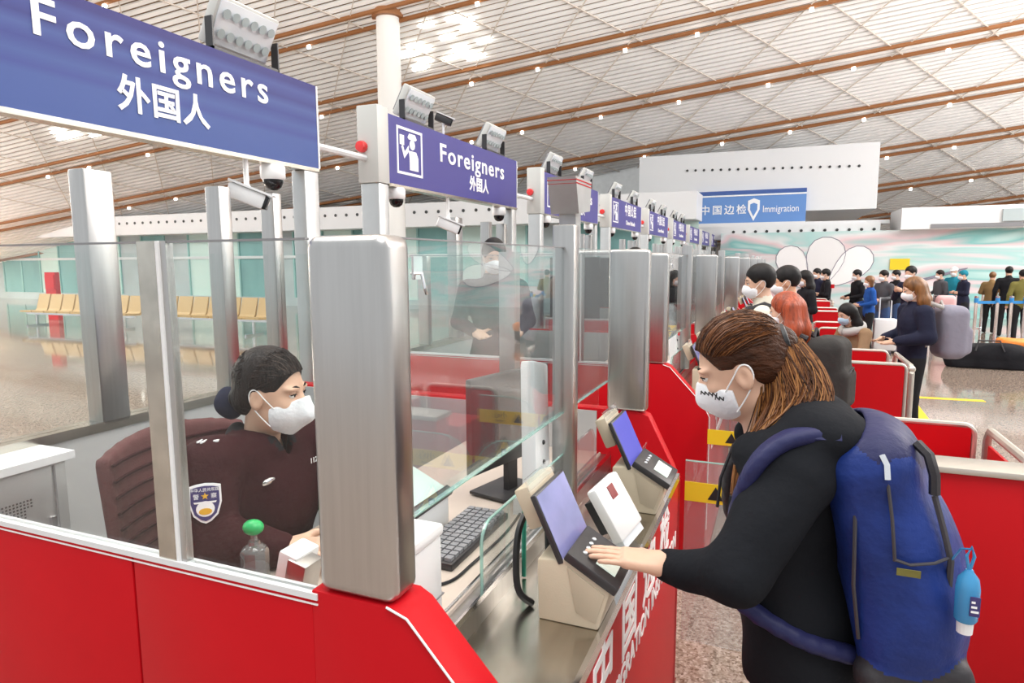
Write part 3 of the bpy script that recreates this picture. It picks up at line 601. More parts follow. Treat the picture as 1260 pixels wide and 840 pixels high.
# cables along the counter
def cable(pts, r, m, label, name='cable'):
    P = [np.array(p, float) for p in pts]; out = []
    for i in range(len(P)-1):
        a, b, c, d = P[max(i-1, 0)], P[i], P[i+1], P[min(i+2, len(P)-1)]
        for k in range(6): t = k/6; out.append(.5*((2*b)+(c-a)*t+(2*a-5*b+4*c-d)*t*t+(3*b-a-3*c+d)*t**3))
    out.append(P[-1]); o = MB().tube(out, r, 6, 0).build(name, m, smooth=True); return tag(o, label, 'cable')
cable([(-.52, 1.38, 1.005), (-.55, 1.36, 1.05), (-.565, 1.40, 1.16), (-.56, 1.47, 1.20), (-.535, 1.52, 1.17), (-.51, 1.47, 1.10), (-.494, 1.43, 1.06)], .009, 'black', 'thick black cable looping behind the near fingerprint scanner')
cable([(-.588, 1.50, 1.005), (-.588, 1.50, 1.10), (-.588, 1.505, 1.22)], .006, 'cable_green', 'green upright cable beside the black cable loop')
cable([(-.70, 1.755, 1.064), (-.685, 1.60, 1.064), (-.69, 1.40, 1.064), (-.70, 1.30, 1.064), (-.76, 1.235, 1.064)], .004, 'black', 'thin black cable lying along the officer\'s desk')
cable([(-.785, 1.352, 1.066), (-.80, 1.315, 1.063), (-.86, 1.295, 1.063), (-.92, 1.33, 1.063), (-.935, 1.403, 1.066)], .003, 'black', 'thin black cable curling toward the keyboard')
# officer's desk
t = thing('monitor', (-.80, 1.92, 1.06), 'dark flat computer monitor on the officer\'s desk behind the front glass', 'monitor')
w = _n([.25, 1, 0]); n2 = np.array([-w[1], w[0], 0]); mc = np.array([-.80, 1.92, 1.32])
MB().obox(mc, (.42, .30, .025), (w, (0, 0, 1), n2)).build('housing', 'dark_plastic', t, bevel=.006); MB().obox(mc+n2*.014, (.39, .27, .002), (w, (0, 0, 1), n2)).build('screen', 'screen', t); MB().obox(mc-(0, 0, .18), (.05, .16, .02), (w, (0, 0, 1), n2)).build('neck', 'dark_plastic', t); MB().obox(mc-(0, 0, .25)+n2*.02, (.20, .012, .15), (w, (0, 0, 1), n2)).build('foot', 'dark_plastic', t, bevel=.004)
w = np.array([0, 1., 0]); n2 = np.array([-1., 0, 0])
t = thing('keyboard', (-.785, 1.53, 1.06), 'black computer keyboard lying on the officer\'s desk', 'keyboard'); c = np.array([-.785, 1.53, 1.070])
MB().obox(c, (.36, .13, .02), (w, n2, (0, 0, 1))).build('case', 'dark_plastic', t, bevel=.004)
mb = MB()
for i in range(14):
    for j in range(5): mb.obox(c+w*(i-6.5)*.0245+n2*(j-2)*.0235+(0, 0, .014), (.019, .019, .009), (w, n2, (0, 0, 1)))
tag(mb.build('keys', 'grey_plastic', t), kind='stuff')
t = thing('desktop_printer', (-.69, 1.13, 1.06), 'tall white equipment box on the desk against the steel corner panel', 'printer')
bx(-.735, -.655, 1.055, 1.185, 1.06, 1.235).build('body', 'white', t, bevel=.008); bx(-.737, -.653, 1.053, 1.187, 1.10, 1.103).build('seam', 'grey_plastic', t); bx(-.74, -.65, 1.05, 1.19, 1.235, 1.262).build('lid', 'white', t, bevel=.01)
t = thing('document_reader', (-.94, 1.50, 1.06), 'mint glass topped passport reader on the desk with papers', 'reader')
MB().prism([(-1.02, 1.06), (-.87, 1.06), (-.87, 1.16), (-1.02, 1.23)], lambda p: (p[0], 1.40, p[1]), lambda p: (p[0], 1.62, p[1])).build('body', 'white', t, bevel=.006)
u = _n([.15, 0, -.07]); MB().obox((-.945, 1.51, 1.199), (.155, .205, .006), (u, (0, 1, 0), np.cross(u, (0, 1, 0)))).build('glass_top', 'mint', t); MB().obox((-.868, 1.51, 1.162), (.025, .22, .018), (u, (0, 1, 0), np.cross(u, (0, 1, 0)))).build('dark_edge', 'dark_plastic', t)
t = thing('sanitizer_bottle', (-1.12, 1.118, 1.06), 'clear square bottle with dark liquid and green pump cap on the desk', 'bottle')
MB().lathe([(.028, 0), (.032, .006), (.032, .085), (.026, .098), (.014, .104), (.013, .112)], (-1.12, 1.118, 1.06), 8).build('flask', 'glass_bottle', t, smooth=True)
MB().lathe([(.026, .004), (.029, .008), (.029, .05), (.026, .052)], (-1.12, 1.118, 1.06), 8).build('liquid', 'pack_dark', t); MB().lathe([(.008, .104), (.008, .135)], (-1.12, 1.118, 1.06), 10).build('pump_tube', 'glass_bottle', t); MB().ball((-1.12, 1.118, 1.205), (.026, .022, .018), 16).build('cap', 'green_cap', t, smooth=True)
t = thing('card_reader', (-.97, 1.10, 1.06), 'upright white and steel card reader on the desk by the corner panel', 'reader')
u = _n([.25, 0, 1]); MB().obox((-.985, 1.10, 1.125), (.05, .08, .13), (np.cross((0, 1, 0), u), (0, 1, 0), u)).build('body', 'white', t, bevel=.006); MB().obox((-.955, 1.085, 1.122), (.05, .06, .11), (np.cross((0, 1, 0), u), (0, 1, 0), u)).build('steel_front', 'steel', t, bevel=.004); MB().obox((-1.0, 1.10, 1.066), (.11, .09, .012), np.eye(3)).build('foot', 'white', t)
t = thing('face_camera', (-.69, 1.85, 1.06), 'white upright face camera unit with two dark buttons behind the glass post', 'camera')
for (cx, cy, h, tl) in ((-.69, 1.86, .42, .12),):
    u = _n([-.1, .22, 1]); s = _n(np.cross((1, 0, 0), u)); n2 = np.cross(u, s); ax = (n2, s, u)
    c = np.array([cx, cy, 1.30]); MB().obox(c, (.05, .13, h), ax).build('body', 'white', t, bevel=.01); MB().obox(c+(.004, -.03, -.215), (.07, .16, .05), np.eye(3)).build('foot', 'white', t)
    for z in (-.05, -.02): MB().ball(c+ax[0]*.026+u*z*2, (.006, .008, .008), 8).build('button', 'dark_plastic', t)
    t.location = t.location
o = copy_tree(t, (.0, PITCH, .0), label='white upright face camera unit on the desk of the second booth')
t = thing('acrylic_stand', (-.66, 2.25, 1.06), 'clear bent acrylic document stand beside the far scanner', 'stand'); MB().prism([(-.72, 1.06), (-.60, 1.06), (-.56, 1.20), (-.565, 1.20), (-.605, 1.067), (-.72, 1.067)], lambda p: (p[0]+.12, 2.27, p[1]), lambda p: (p[0]+.12, 2.40, p[1])).build('sheet', 'glass_gate', t)
t.location.z = 1.0
# perforated steel cabinet
t = thing('perforated_cabinet', (-2.17, 1.15, .25), 'grey steel cabinet with perforated side inside the first booth', 'cabinet')
bx(-2.25, -2.10, .985, 1.325, .25, 1.20).build('body', 'steel_matte', t, bevel=.004); bx(-2.25, -2.08, .98, 1.345, 1.20, 1.225).build('top', 'white_metal', t); bx(-2.1, -2.096, 1.285, 1.29, .3, 1.19).build('door_seam', 'grey_plastic', t); bx(-2.1, -2.085, 1.26, 1.275, .98, 1.03).build('handle', 'chrome', t)
mb = MB()
for r in range(3):
    for i in range(22):
        for j in range(6):
            y, z = 1.0+i*.010, 1.10-r*.075-j*.010
            if (i//5+j//3+r) % 4 != 1: mb.box(-2.1, -2.0985, y, y+.005, z, z+.005)
tag(mb.build('perforations', 'dark_plastic', t), kind='stuff')
# office chair of the seated officer
t = thing('office_chair', (-1.62, 1.42, .25), 'dark maroon mesh-backed office chair behind the seated officer', 'chair')
S = SDF((-1.95, 1.05, .85), (-1.5, 1.8, 1.45), .012)
for i in range(13):
    a = (i-6)/6; yy = 1.42+a*.24; xx = -1.74+.07*a*a
    S.cap((xx, yy, .92), (xx-.04, yy, 1.30-.03*a*a), .02, .022, .03)
S.mesh('backrest', 'chair_mesh', t)
for i in range(8):
    z = .95+i*.045; MB().tube([(-1.735+.07*((k-6)/6)**2-.04*(z-.92)/.4+.018, 1.42+(k-6)/6*.235, z) for k in range(13)], .005, 5).build('rib', 'uniform', t)
bx(-1.75, -1.28, 1.19, 1.65, .66, .74).build('seat', 'chair_mesh', t, bevel=.03); bx(-1.55, -1.48, 1.38, 1.46, .30, .66).build('stem', 'black', t)
for k in range(5):
    a = k*1.2566; MB().tube([(-1.515, 1.42, .33), (-1.515+.26*math.cos(a), 1.42+.26*math.sin(a), .28)], .018, 6).build('leg', 'black', t)
# ================================================================== LANE GATES AND RED BARRIERS
XL, XR = .44, .92
def tri(t, x, y, z, s, hand=False):
    P = lambda pts, d, nm, m: MB().prism(pts, lambda p: (x+p[0], y-d, z+p[1]), lambda p: (x+p[0], y-d+.001, z+p[1])).build(nm, m, t)
    P([(-s, -.6*s), (s, -.6*s), (0, 1.1*s)], .006, 'warning_border', 'black'); P([(-.82*s, -.5*s), (.82*s, -.5*s), (0, .88*s)], .007, 'warning_sign', 'yellow')
    P([(-.1*s, -.35*s), (.25*s, -.35*s), (.25*s, .25*s), (-.1*s, .25*s)], .008, 'warning_symbol', 'black'); P([(-.03*s, -.25*s), (.18*s, -.25*s), (.18*s, .12*s), (-.03*s, .12*s)], .009, 'warning_symbol', 'letter_white')
    for i in range(3): P([(-.42*s, (-.3+i*.18)*s), (-.1*s, (-.3+i*.18)*s), (-.1*s, (-.24+i*.18)*s), (-.42*s, (-.24+i*.18)*s)], .008, 'warning_symbol', 'black')
    P([(-.32*s, -.4*s), (-.26*s, -.4*s), (-.26*s, .3*s), (-.32*s, .3*s)], .008, 'warning_symbol', 'black')
def gate(y, label, group=None):
    t = thing('flap_gate', (.05, y, 0), label, 'gate', group)
    for x0, x1, s in ((XS+.01, .045, 1), (XL-.005, .06, -1)):
        c, d = (x1, x0)
        poly = [(x0, .25), (x1, .25)]+[(x1-s*.16*(1-math.cos(a)), .86+.16*math.sin(a)) for a in np.linspace(0, math.pi/2, 7)]+[(x0, 1.02)]
        lf = MB().prism(poly, lambda p: (p[0], y, p[1]), lambda p: (p[0], y+.01, p[1])).build('flap', 'glass_gate', t)
        MB().tube([(p[0], y+.005, p[1]) for p in poly[1:]], .004, 5).build('flap_edge', 'glass_edge', lf)
        a, b2 = sorted((x0, x1)); bx(a, b2, y-.003, y-.001, .855, .935).build('warning_tape', 'yellow', lf)
        text('小心', .045, lambda p, a=a, b2=b2: np.array([(a+b2)/2+.05+p[0], y-.004-p[2], .905+p[1]]), lf, m='black', depth=.0005); text('CAREFUL', .016, lambda p, a=a, b2=b2: np.array([(a+b2)/2+.05+p[0], y-.004-p[2], .872+p[1]]), lf, m='black', depth=.0005)
        MB().prism([(-.03, -.02), (.03, -.02), (0, .035)], lambda p: (a+.12+p[0], y-.005, .89+p[1]), lambda p: (a+.12+p[0], y-.003, .89+p[1])).build('warning_sign', 'black', lf)
        tri(lf, (a+b2)/2+.02, y, .68, .095)
    return t
gate(2.62, 'clear flap gate with yellow caution tape beside the travelling woman'); gate(3.5, 'clear flap gate with yellow tape in front of the second booth')
for k in (1, 2):
    gate(2.62+PITCH*k, 'clear flap gate with yellow tape farther along the lane', 'far flap gates'); gate(3.5+PITCH*k, 'clear flap gate with yellow tape farther along the lane', 'far flap gates')
def frame_panel(y, x0, x1, label, group, z1=1.02, r=.05, rail=True, first=False):
    t = thing('barrier_panel', ((x0+x1)/2, y, 0), label, 'barrier', group)
    bx(x0+.015, x1-.015, y-.012, y+.012, .12, z1-.012).build('red_panel', 'red_far', t)
    pts = [(x0, y, .0), (x0, y, z1-r)]+[(x0+r*(1-math.cos(a)), y, z1-r+r*math.sin(a)) for a in np.linspace(.2, math.pi/2, 5)]+[(x1-r*(1-math.cos(a)), y, z1-r+r*math.sin(a)) for a in np.linspace(math.pi/2, .2, 5)]+[(x1, y, z1-r), (x1, y, 0)]
    MB().tube(pts, .014, 8).build('tube_frame', 'tube_metal', t, smooth=True); bx(x0, x1, y-.012, y+.012, .10, .12).build('lower_bar', 'white_metal', t)
    return t
def cabinet(y, label, group):
    t = thing('gate_cabinet', (.68, y, 0), label, 'cabinet', group)
    bx(XL, XR+.0, y, y+.14, .10, 1.0).build('body', 'red_far', t, bevel=.006); bx(XL-.01, XR+.01, y-.01, y+.15, 1.0, 1.022).build('cap', 'tube_metal', t, bevel=.004); bx(XL, XR, y, y+.14, .0, .10).build('plinth', 'steel_h', t)
    return t
for k in range(6):
    g = None if k == 0 else 'red barriers along the lane'; yy = PITCH*k
    if k == 0:
        t = thing('gate_cabinet', (.9, 2.9, 0), 'wide red cabinet with pale cap behind the blue backpack', 'cabinet')
        bx(.40, 2.4, 2.9, 3.04, .12, 1.0).build('body', 'red_far', t, bevel=.006); bx(.39, 2.41, 2.885, 3.055, 1.0, 1.025).build('cap', 'tube_metal', t, bevel=.004); bx(.42, 2.4, 2.92, 3.04, 0, .12).build('plinth', 'steel_h', t)
    else: frame_panel(2.9+yy, XL, XR, 'red panel barrier in a pale tube frame below the leaning woman' if k == 1 else 'red panel barrier in a pale tube frame down the lane', g)
    frame_panel(3.7+yy, XL-.03, XR-.02, 'red barrier panel with rounded pale tube frame behind the wide red cabinet' if k == 0 else 'red panel barrier in a pale tube frame down the lane', g)
    t = thing('handrail', (XR+.03, 3.3+yy, 0), 'pale tube handrail joining the wide red cabinet and the first barrier' if k == 0 else 'pale tube handrail beside the red barriers', 'handrail', None if k == 0 else 'handrails along the lane')
    x = XR+.04; ya = 3.07 if k == 0 else 2.92+yy
    MB().tube([(x, ya, 0), (x, ya, .95), (x, ya+.05, 1.0), (x, 3.68+yy, 1.0), (x, 3.72+yy, .95), (x, 3.72+yy, 0)], .02, 8).build('tube', 'tube_metal', t, smooth=True); bx(x-.006, x+.006, ya+.02, 3.68+yy, .2, .93).build('side_panel', 'red_far', t)
    MB().ball((x, ya+.02, .98), .03, 10).build('elbow', 'tube_metal', t, smooth=True)
    # small low red box with white marks in the housing
    t = thing('lane_divider', (XL+.05, 3.3+yy, 0), 'low red divider box inside the first lane housing' if k == 0 else 'low red divider box between the barrier panels', 'divider', None if k == 0 else 'lane divider boxes')
    bx(XL+.04, XR-.06, 3.35+yy, 3.66+yy, 0, .86).build('body', 'red_far', t, bevel=.03); bx(XR-.12, XR-.105, 3.345+yy, 3.349+yy, .5, .72).build('white_mark', 'letter_white', t)
# ================================================================== PEOPLE
def rot(yaw, pitch=0, roll=0):               # rows: forward, left, up
    M = Matrix.Rotation(yaw, 3, 'Z') @ Matrix.Rotation(pitch, 3, 'Y') @ Matrix.Rotation(roll, 3, 'X'); return np.array([list(M.col[i]) for i in range(3)])
def hp(C, A, q, s=1.): return np.array(C)+s*(q[0]*A[0]+q[1]*A[1]+q[2]*A[2])
def head(S, C, A, s=1., m=0, ml=None, fine=True):
    E3 = lambda q, r, k=.02, op='add', mm=None: S.ell(hp(C, A, q, s), np.array(r)*s, A, k*s, m if mm is None else mm, op)
    E3((-.012, 0, .025), (.097, .077, .094)); E3((.028, 0, -.03), (.066, .063, .085), .03); E3((.05, 0, -.088), (.038, .042, .032), .03)
    E3((.01, 0, -.075), (.05, .055, .04), .03)
    if fine:
        for y in (-1, 1):
            E3((.092, y*.031, .002), (.016, .017, .012), .012, 'sub'); E3((.076, y*.030, .018), (.02, .028, .008), .012); E3((.062, y*.040, -.035), (.022, .02, .02), .02)
    S.cap(hp(C, A, (.088, 0, .0), s), hp(C, A, (.109, 0, -.033), s), .008*s, .0125*s, .012*s, m)
    for y in (-1, 1): S.ell(hp(C, A, (-.008, y*.077, -.018), s), np.array((.021, .009, .033))*s, A, .008*s, m); S.ell(hp(C, A, (-.004, y*.086, -.015), s), np.array((.009, .006, .018))*s, A, .006*s, 0, 'sub')
    E3((.088, 0, -.072), (.012, .022, .009), .01, mm=ml if ml is not None else m)
def face_bits(C, A, s, parent, brow='hair_dark', local=False, lid='skin_pale'):
    for y in (-1, 1):
        MB().ball(hp(C, A, (.0775, y*.031, .0055), s), .0128*s, 14).build('upper_lid', lid, parent, smooth=True, local=local); MB().ball(hp(C, A, (.0785, y*.031, .000), s), .0118*s, 14).build('eye', 'eye', parent, smooth=True, local=local); MB().ball(hp(C, A, (.0862, y*.031, -.002), s), .0055*s, 10).build('iris', 'iris', parent, smooth=True, local=local)
        MB().tube([hp(C, A, q, s) for q in ((.092, y*.014, .020), (.091, y*.03, .026), (.078, y*.048, .022))], [.0028*s, .0034*s, .0015*s], 6).build('eyebrow', brow, parent, smooth=True, local=local)
        MB().tube([hp(C, A, q, s) for q in ((.089, y*.018, -.001), (.0925, y*.031, .0035), (.083, y*.045, .000))], [.0012*s, .0022*s, .0016*s], 5).build('eyelid', brow, parent, smooth=True, local=local)
def mask_mesh(C, A, s, parent, vox, m='mask', point=0., local=False, top=-.012):
    R = .16*s; S = SDF(np.array(C)-R, np.array(C)+R, vox)
    S.ell(hp(C, A, (.03, 0, -.055), s), np.array((.083, .072, .072))*s, A, .01); S.cap(hp(C, A, (.09, 0, -.02), s), hp(C, A, (.105, 0, -.055), s), .018*s, .018*s, .03*s)
    if point: S.cap(hp(C, A, (.095, 0, -.015), s), hp(C, A, (.105+point, 0, -.06), s), .02*s, .015*s, .03*s); S.cap(hp(C, A, (.105+point, 0, -.06), s), hp(C, A, (.06, 0, -.115), s), .015*s, .02*s, .03*s)
    n = A[2]*.9+A[0]*-.38; S.clip(hp(C, A, (.10, 0, top), s), n/np.linalg.norm(n)); S.clip(hp(C, A, (.028, 0, -.05), s), -A[0]); n = -A[2]+A[0]*-.35; S.clip(hp(C, A, (.05, 0, -.122), s), n/np.linalg.norm(n))
    o = S.mesh('face_mask', m, parent, local)
    for y in (-1, 1):
        MB().tube(spline([hp(C, A, q, s) for q in ((.045, y*.069, -.04), (.018, y*.078, -.012), (-.006, y*.083, .012), (-.024, y*.083, .006), (-.028, y*.080, -.018), (-.014, y*.077, -.045), (.008, y*.072, -.07), (.035, y*.066, -.095))], 4), .0019*s, 6).build('ear_loop', 'letter_white', parent, local=local)
    return o
def finger_hand(S, w, fwd, back, thumb, s=1., m=0, curl=.25, k=.004):
    """palm from wrist w along fwd; back = outward normal of the back of the hand; thumb = side the thumb leaves from"""
    w = np.array(w); f = _n(fwd); b = _n(back-f*np.dot(back, f)); t = np.array(thumb); t = _n(t-f*np.dot(t, f)-b*np.dot(t, b))
    A = np.array([f, t, b]); S.box(w+f*.045*s, np.array((.05, .038, .013))*s, A, .012*s, .012, m); S.cap(w-f*.03*s, w+f*.02*s, .026*s, .024*s, .02, m)
    for i, (off, L, r) in enumerate(((.029, .072, .0085), (.010, .080, .0088), (-.010, .074, .0084), (-.028, .058, .0074))):
        p = w+f*(.088-.004*abs(i-1))*s+t*off*s; d = f+t*off*1.2; d = _n(d); q = p
        for j, (l, c) in enumerate(((.45, .4), (.32, 1.0), (.25, 1.6))):
            dd = _n(d-b*curl*c); q2 = q+dd*L*l*s; S.cap(q, q2, r*(1-.08*j)*s, r*(.92-.08*j)*s, k, m); q = q2
    p = w+f*.018*s+t*.03*s; q = p+_n(f*.6+t*.75-b*.25)*.042*s; S.cap(p, q, .013*s, .0105*s, .01, m); q2 = q+_n(f*.9+t*.3-b*.2)*.03*s; S.cap(q, q2, .0102*s, .008*s, k, m)
ARM = dict(down=((-.02, .25, 1.12), (.05, .26, .88)), bent=((-.03, .25, 1.13), (.20, .15, 1.08)), phone=((.08, .23, 1.15), (.27, .07, 1.28)), reach=((.10, .24, 1.17), (.38, .18, 1.16)), cross=((.02, .25, 1.13), (.17, -.02, 1.14)), back=((-.14, .24, 1.13), (-.06, .25, .90)), rest=((.17, .24, 1.12), (.36, .0, 1.10)))
def person(px, py, dep, face, h, label, top, bottom='trousers', hair='short', hairm='hair_black', L='down', R='down', mask='mask', lean=0., pitch=.1, coat=0., skin='skin', vox=.02, group=None, shoe='shoe', z0=0., hyaw=0., xy=None, hands=True, puff=0.):
    p = atD(px, py, dep) if xy is None else np.array(xy); s = h/1.7; t = thing('person', (p[0], p[1], z0), label, 'person', group, rz=face)
    lx = lambda q: np.array([q[0]+lean*max(0, q[2]-.9), q[1], q[2]-abs(lean)*.12*max(0, q[2]-.9)])*s
    S = SDF((-.55, -.5, -.04), (.75, .5, h+.08), vox)
    a = puff
    S.ell(lx((0, 0, 1.24)), np.array((.115+a, .175+a, .20))*s, None, .05, 1); S.ell(lx((0, 0, 1.04)), np.array((.105+a, .15+a, .17))*s, None, .05, 1); S.ell(lx((0, 0, .92)), np.array((.118, .165, .13))*s, None, .05, 1 if coat >= 0 else 2)
    S.cap(lx((-.01, -.165, 1.375)), lx((-.01, .165, 1.375)), .058*s, .058*s, .05, 1)
    for y in (-1, 1):
        S.chain([lx((0, y*.09, .86)), lx((.02, y*.095, .48)), lx((-.02, y*.10, .09))], [.092*s, .066*s, .052*s], .03, 2); S.cap(lx((-.03, y*.10, .045)), lx((.13, y*.115, .035)), .042*s, .036*s, .03, 3)
        e, w = ARM[L if y > 0 else R]; e = lx((e[0], y*e[1], e[2])); w = lx((w[0], y*w[1], w[2])); sh = lx((-.01, y*.19, 1.36))
        S.chain([sh, e, w], [.064*s+a, .052*s+a, .040*s+a*.5], .03, 1)
        f = _n(w-e)
        if hands:
            tn = np.array([0, -y, .3]); bk = np.cross(f, tn)*y
            if vox <= .0121: finger_hand(S, w+f*.03*s, f, _n(bk), tn, s*1.05, 0, .35, .004)
            else:
                S.ell(w+f*.06*s, np.array((.05, .03, .045))*s, None, .01, 0)
                for j in range(4): S.cap(w+f*.09*s+np.array([0, 0, (j-1.5)*.018*s]), w+f*.15*s+np.array([0, 0, (j-1.5)*.02*s]), .011*s, .009*s, .006, 0)
                S.cap(w+f*.05*s, w+f*.10*s+tn*.04*s, .012*s, .010*s, .006, 0)
    if coat > 0: S.cap(lx((0, 0, .95)), np.array((0, 0, .95-coat))*s, .15*s, .19*s, .05, 1)
    C = lx((.03, 0, 1.585)); A = rot(hyaw, pitch+lean*.3); S.cap(lx((-.015, 0, 1.38)), hp(C, A, (-.02, 0, -.05), s), .056*s, .052*s, .03, 0); S.cap(lx((-.02, 0, 1.40)), lx((-.012, 0, 1.44)), .075*s, .066*s, .03, 1)
    head(S, C, A, s*.94, 0, fine=vox < .018); S.folds(.0, 20) if False else None
    S.mesh('body', [skin, top, bottom, shoe], t, local=True)
    v2 = min(vox, .014); Hh = SDF(C-.30*s-np.array([0, 0, .3*s]), C+.22*s, v2)
    if hair == 'cap': Hh.ell(hp(C, A, (-.005, 0, .05), s), np.array((.105, .088, .088))*s, A, .01); Hh.clip(hp(C, A, (0, 0, .03), s), -A[2]); Hh.box(hp(C, A, (.11, 0, .04), s), np.array((.05, .06, .008))*s, A, .006, .01)
    else:
        Hh.ell(hp(C, A, (-.018, 0, .035), s), np.array((.104, .085, .100))*s, A, .01)
        if hair == 'long':
            for y in (-1, 0, 1): Hh.chain([hp(C, A, (-.05 if y else -.09, y*.06, .02), s), hp(C, A, (-.055 if y else -.10, y*.085, -.12), s), hp(C, A, (-.05 if y else -.11, y*.10, -.30), s)], [.05*s, .055*s, .035*s], .03)
        if hair == 'bob':
            for y in (-1, 0, 1): Hh.chain([hp(C, A, (-.04, y*.06, .02), s), hp(C, A, (-.03, y*.078, -.10), s)], [.045*s, .035*s], .03)
        Hh.ell(hp(C, A, (.085, 0, -.055), s), np.array((.075, .068, .105))*s, A, .01, 0, 'sub')
        if hair == 'short': Hh.clip(hp(C, A, (-.02, 0, -.055), s), -A[2]); Hh.ell(hp(C, A, (.0, .08, -.03), s), np.array((.028, .04, .05))*s, A, .01, 0, 'sub'); Hh.ell(hp(C, A, (.0, -.08, -.03), s), np.array((.028, .04, .05))*s, A, .01, 0, 'sub')
    Hh.mesh('hair' if hair != 'cap' else 'cap', hairm, t, local=True)
    if mask: mask_mesh(C, A, s*.94, t, v2*.7, mask, local=True)
    if vox < .018: face_bits(C, A, s*.94, t, local=True, lid=skin)
    return t
def pack(px, dep, face, zc, label, m, size=(.10, .15, .23), xy=None, vox=.014, off=-.2, strap='pack_dark', group=None):
    p = atD(px, 330, dep) if xy is None else np.array(xy); d = np.array([math.cos(face), math.sin(face)]); q = p[:2]+d*off
    t = thing('backpack', (q[0], q[1], zc-size[2]), label, 'backpack', group, rz=face)
    S = SDF((-size[0]-.1, -size[1]-.08, -.05), (size[0]+.08, size[1]+.08, 2*size[2]+.08), vox)
    S.box((0, 0, size[2]), size, None, min(size)*.7, .02); S.box((-size[0]*.8, 0, size[2]*.7), (size[0]*.5, size[1]*.75, size[2]*.5), None, .04, .03); S.mesh('bag', m, t, local=True)
    for y in (-1, 1): MB().tube([(size[0]*.9, y*.09, 2*size[2]-.02), (size[0]+.10, y*.10, 2*size[2]+.025), (size[0]+.22, y*.11, 2*size[2]-.02), (size[0]+.26, y*.12, size[2]*1.3), (size[0]+.14, y*.16, size[2]*.5)], .02, 8).build('strap', strap, t, smooth=True, local=True)
    MB().tube([(size[0]*.7, -.04, 2*size[2]-.01), (size[0]*.7, 0, 2*size[2]+.04), (size[0]*.7, .04, 2*size[2]-.01)], .01, 6).build('top_loop', strap, t, local=True)
    MB().tube([(-size[0]*1.02, -size[1]*.7, size[2]*.9), (-size[0]*1.32, 0, size[2]*1.25), (-size[0]*1.02, size[1]*.7, size[2]*.9)], .005, 5).build('zip', 'zip', t, local=True)
    return t
R_ = math.radians
# officers standing in booths
person(607, 297, 4.6, R_(-60), 1.72, 'officer in black uniform and mask standing behind the glass of the second booth', 'uniform_black', hair='short', vox=.012, z0=.25, L='bent', R='bent', pitch=.15)
person(780, 306, 7.0, R_(-20), 1.70, 'dark-haired officer half hidden behind the steel panel of the third booth', 'uniform_black', hair='short', vox=.016, z0=.25)
# passengers in the lane
person(940, 328, 4.74, R_(178), 1.78, 'man in pale cream jacket with dark backpack strap at the second booth', 'coat_white', hair='short', vox=.012, L='down', R='down', hyaw=.3)
pack(940, 4.74, R_(178), 1.25, 'dark backpack on the man in the pale cream jacket', 'bag_dark', off=-.22)
person(972, 333, 5.42, R_(195), 1.76, 'man with short black hair and lowered mask behind the red-haired woman', 'coat_grey', hair='short', vox=.012, L='down', R='bent', skin='skin_warm', hyaw=-.15)
person(972, 360, 4.08, R_(160), 1.61, 'woman with long straight red hair and grey jacket in the lane', 'bag_grey', 'jeans', hair='long', hairm='hair_red', vox=.012, L='bent', R='bent', hyaw=.2, skin='skin_pale')
pack(975, 4.08, R_(160), 1.12, 'dark grey backpack worn by the red-haired woman', 'bag_dark', (.11, .15, .24), off=-.24)
person(992, 340, 9.5, R_(200), 1.66, 'person in dark coat with long black hair waiting in the lane', 'coat_black', hair='long', vox=.016, L='bent')
person(1006, 340, 15.0, R_(215), 1.62, 'officer in navy uniform at the end of the barriers', 'coat_navy', hair='short', L='bent', R='bent')
person(1017, 340, 14.0, R_(185), 1.62, 'officer in black uniform with a red armband at the end of the barriers', 'uniform_black', hair='short', L='cross', R='cross')
arm = atD(1022, 352, 13.9); MB().lathe([(.075, -.04), (.075, .04)], arm, 10).build('armband', 'red')
o = bpy.data.objects['armband']; ob = [x for x in bpy.data.objects if x.get('label', '').startswith('officer in black uniform with a red')][0]
bpy.context.view_layer.update(); o.parent = ob; o.matrix_parent_inverse = ob.matrix_world.inverted(); o['label'] = 'red armband'
# leaning woman behind the barrier and the long-haired woman
person(1066, 388, 6.3, R_(215), 1.42, 'dark-haired woman in tan coat and pale blue mask leaning on the red barrier', 'coat_tan', hair='long', hairm='hair_black', vox=.012, L='rest', R='rest', mask='mask_blue', lean=.35, pitch=.15)
lw_ = [x for x in bpy.data.objects if x.get('label', '').startswith('dark-haired woman in tan')][0]; MB().tube([(.15+.075*math.cos(a), .095*math.sin(a), 1.165-.035*math.cos(a)) for a in np.linspace(0, 6.2832, 17)], .042, 10).build('fur_collar', 'scarf', lw_, smooth=True, local=True)
person(1128, 345, 6.3, R_(195), 1.64, 'woman with long chestnut hair and navy coat standing beyond the handrail', 'coat_navy', hair='long', hairm='hair_chestnut', vox=.012, L='bent', R='bent', hyaw=-.1, pitch=.2, skin='skin_pale', puff=.02)
pack(1133, 6.3, R_(195), 1.12, 'large pale grey backpack on the long-haired woman', 'bag_grey', (.13, .16, .26), off=-.30, strap='scarf')
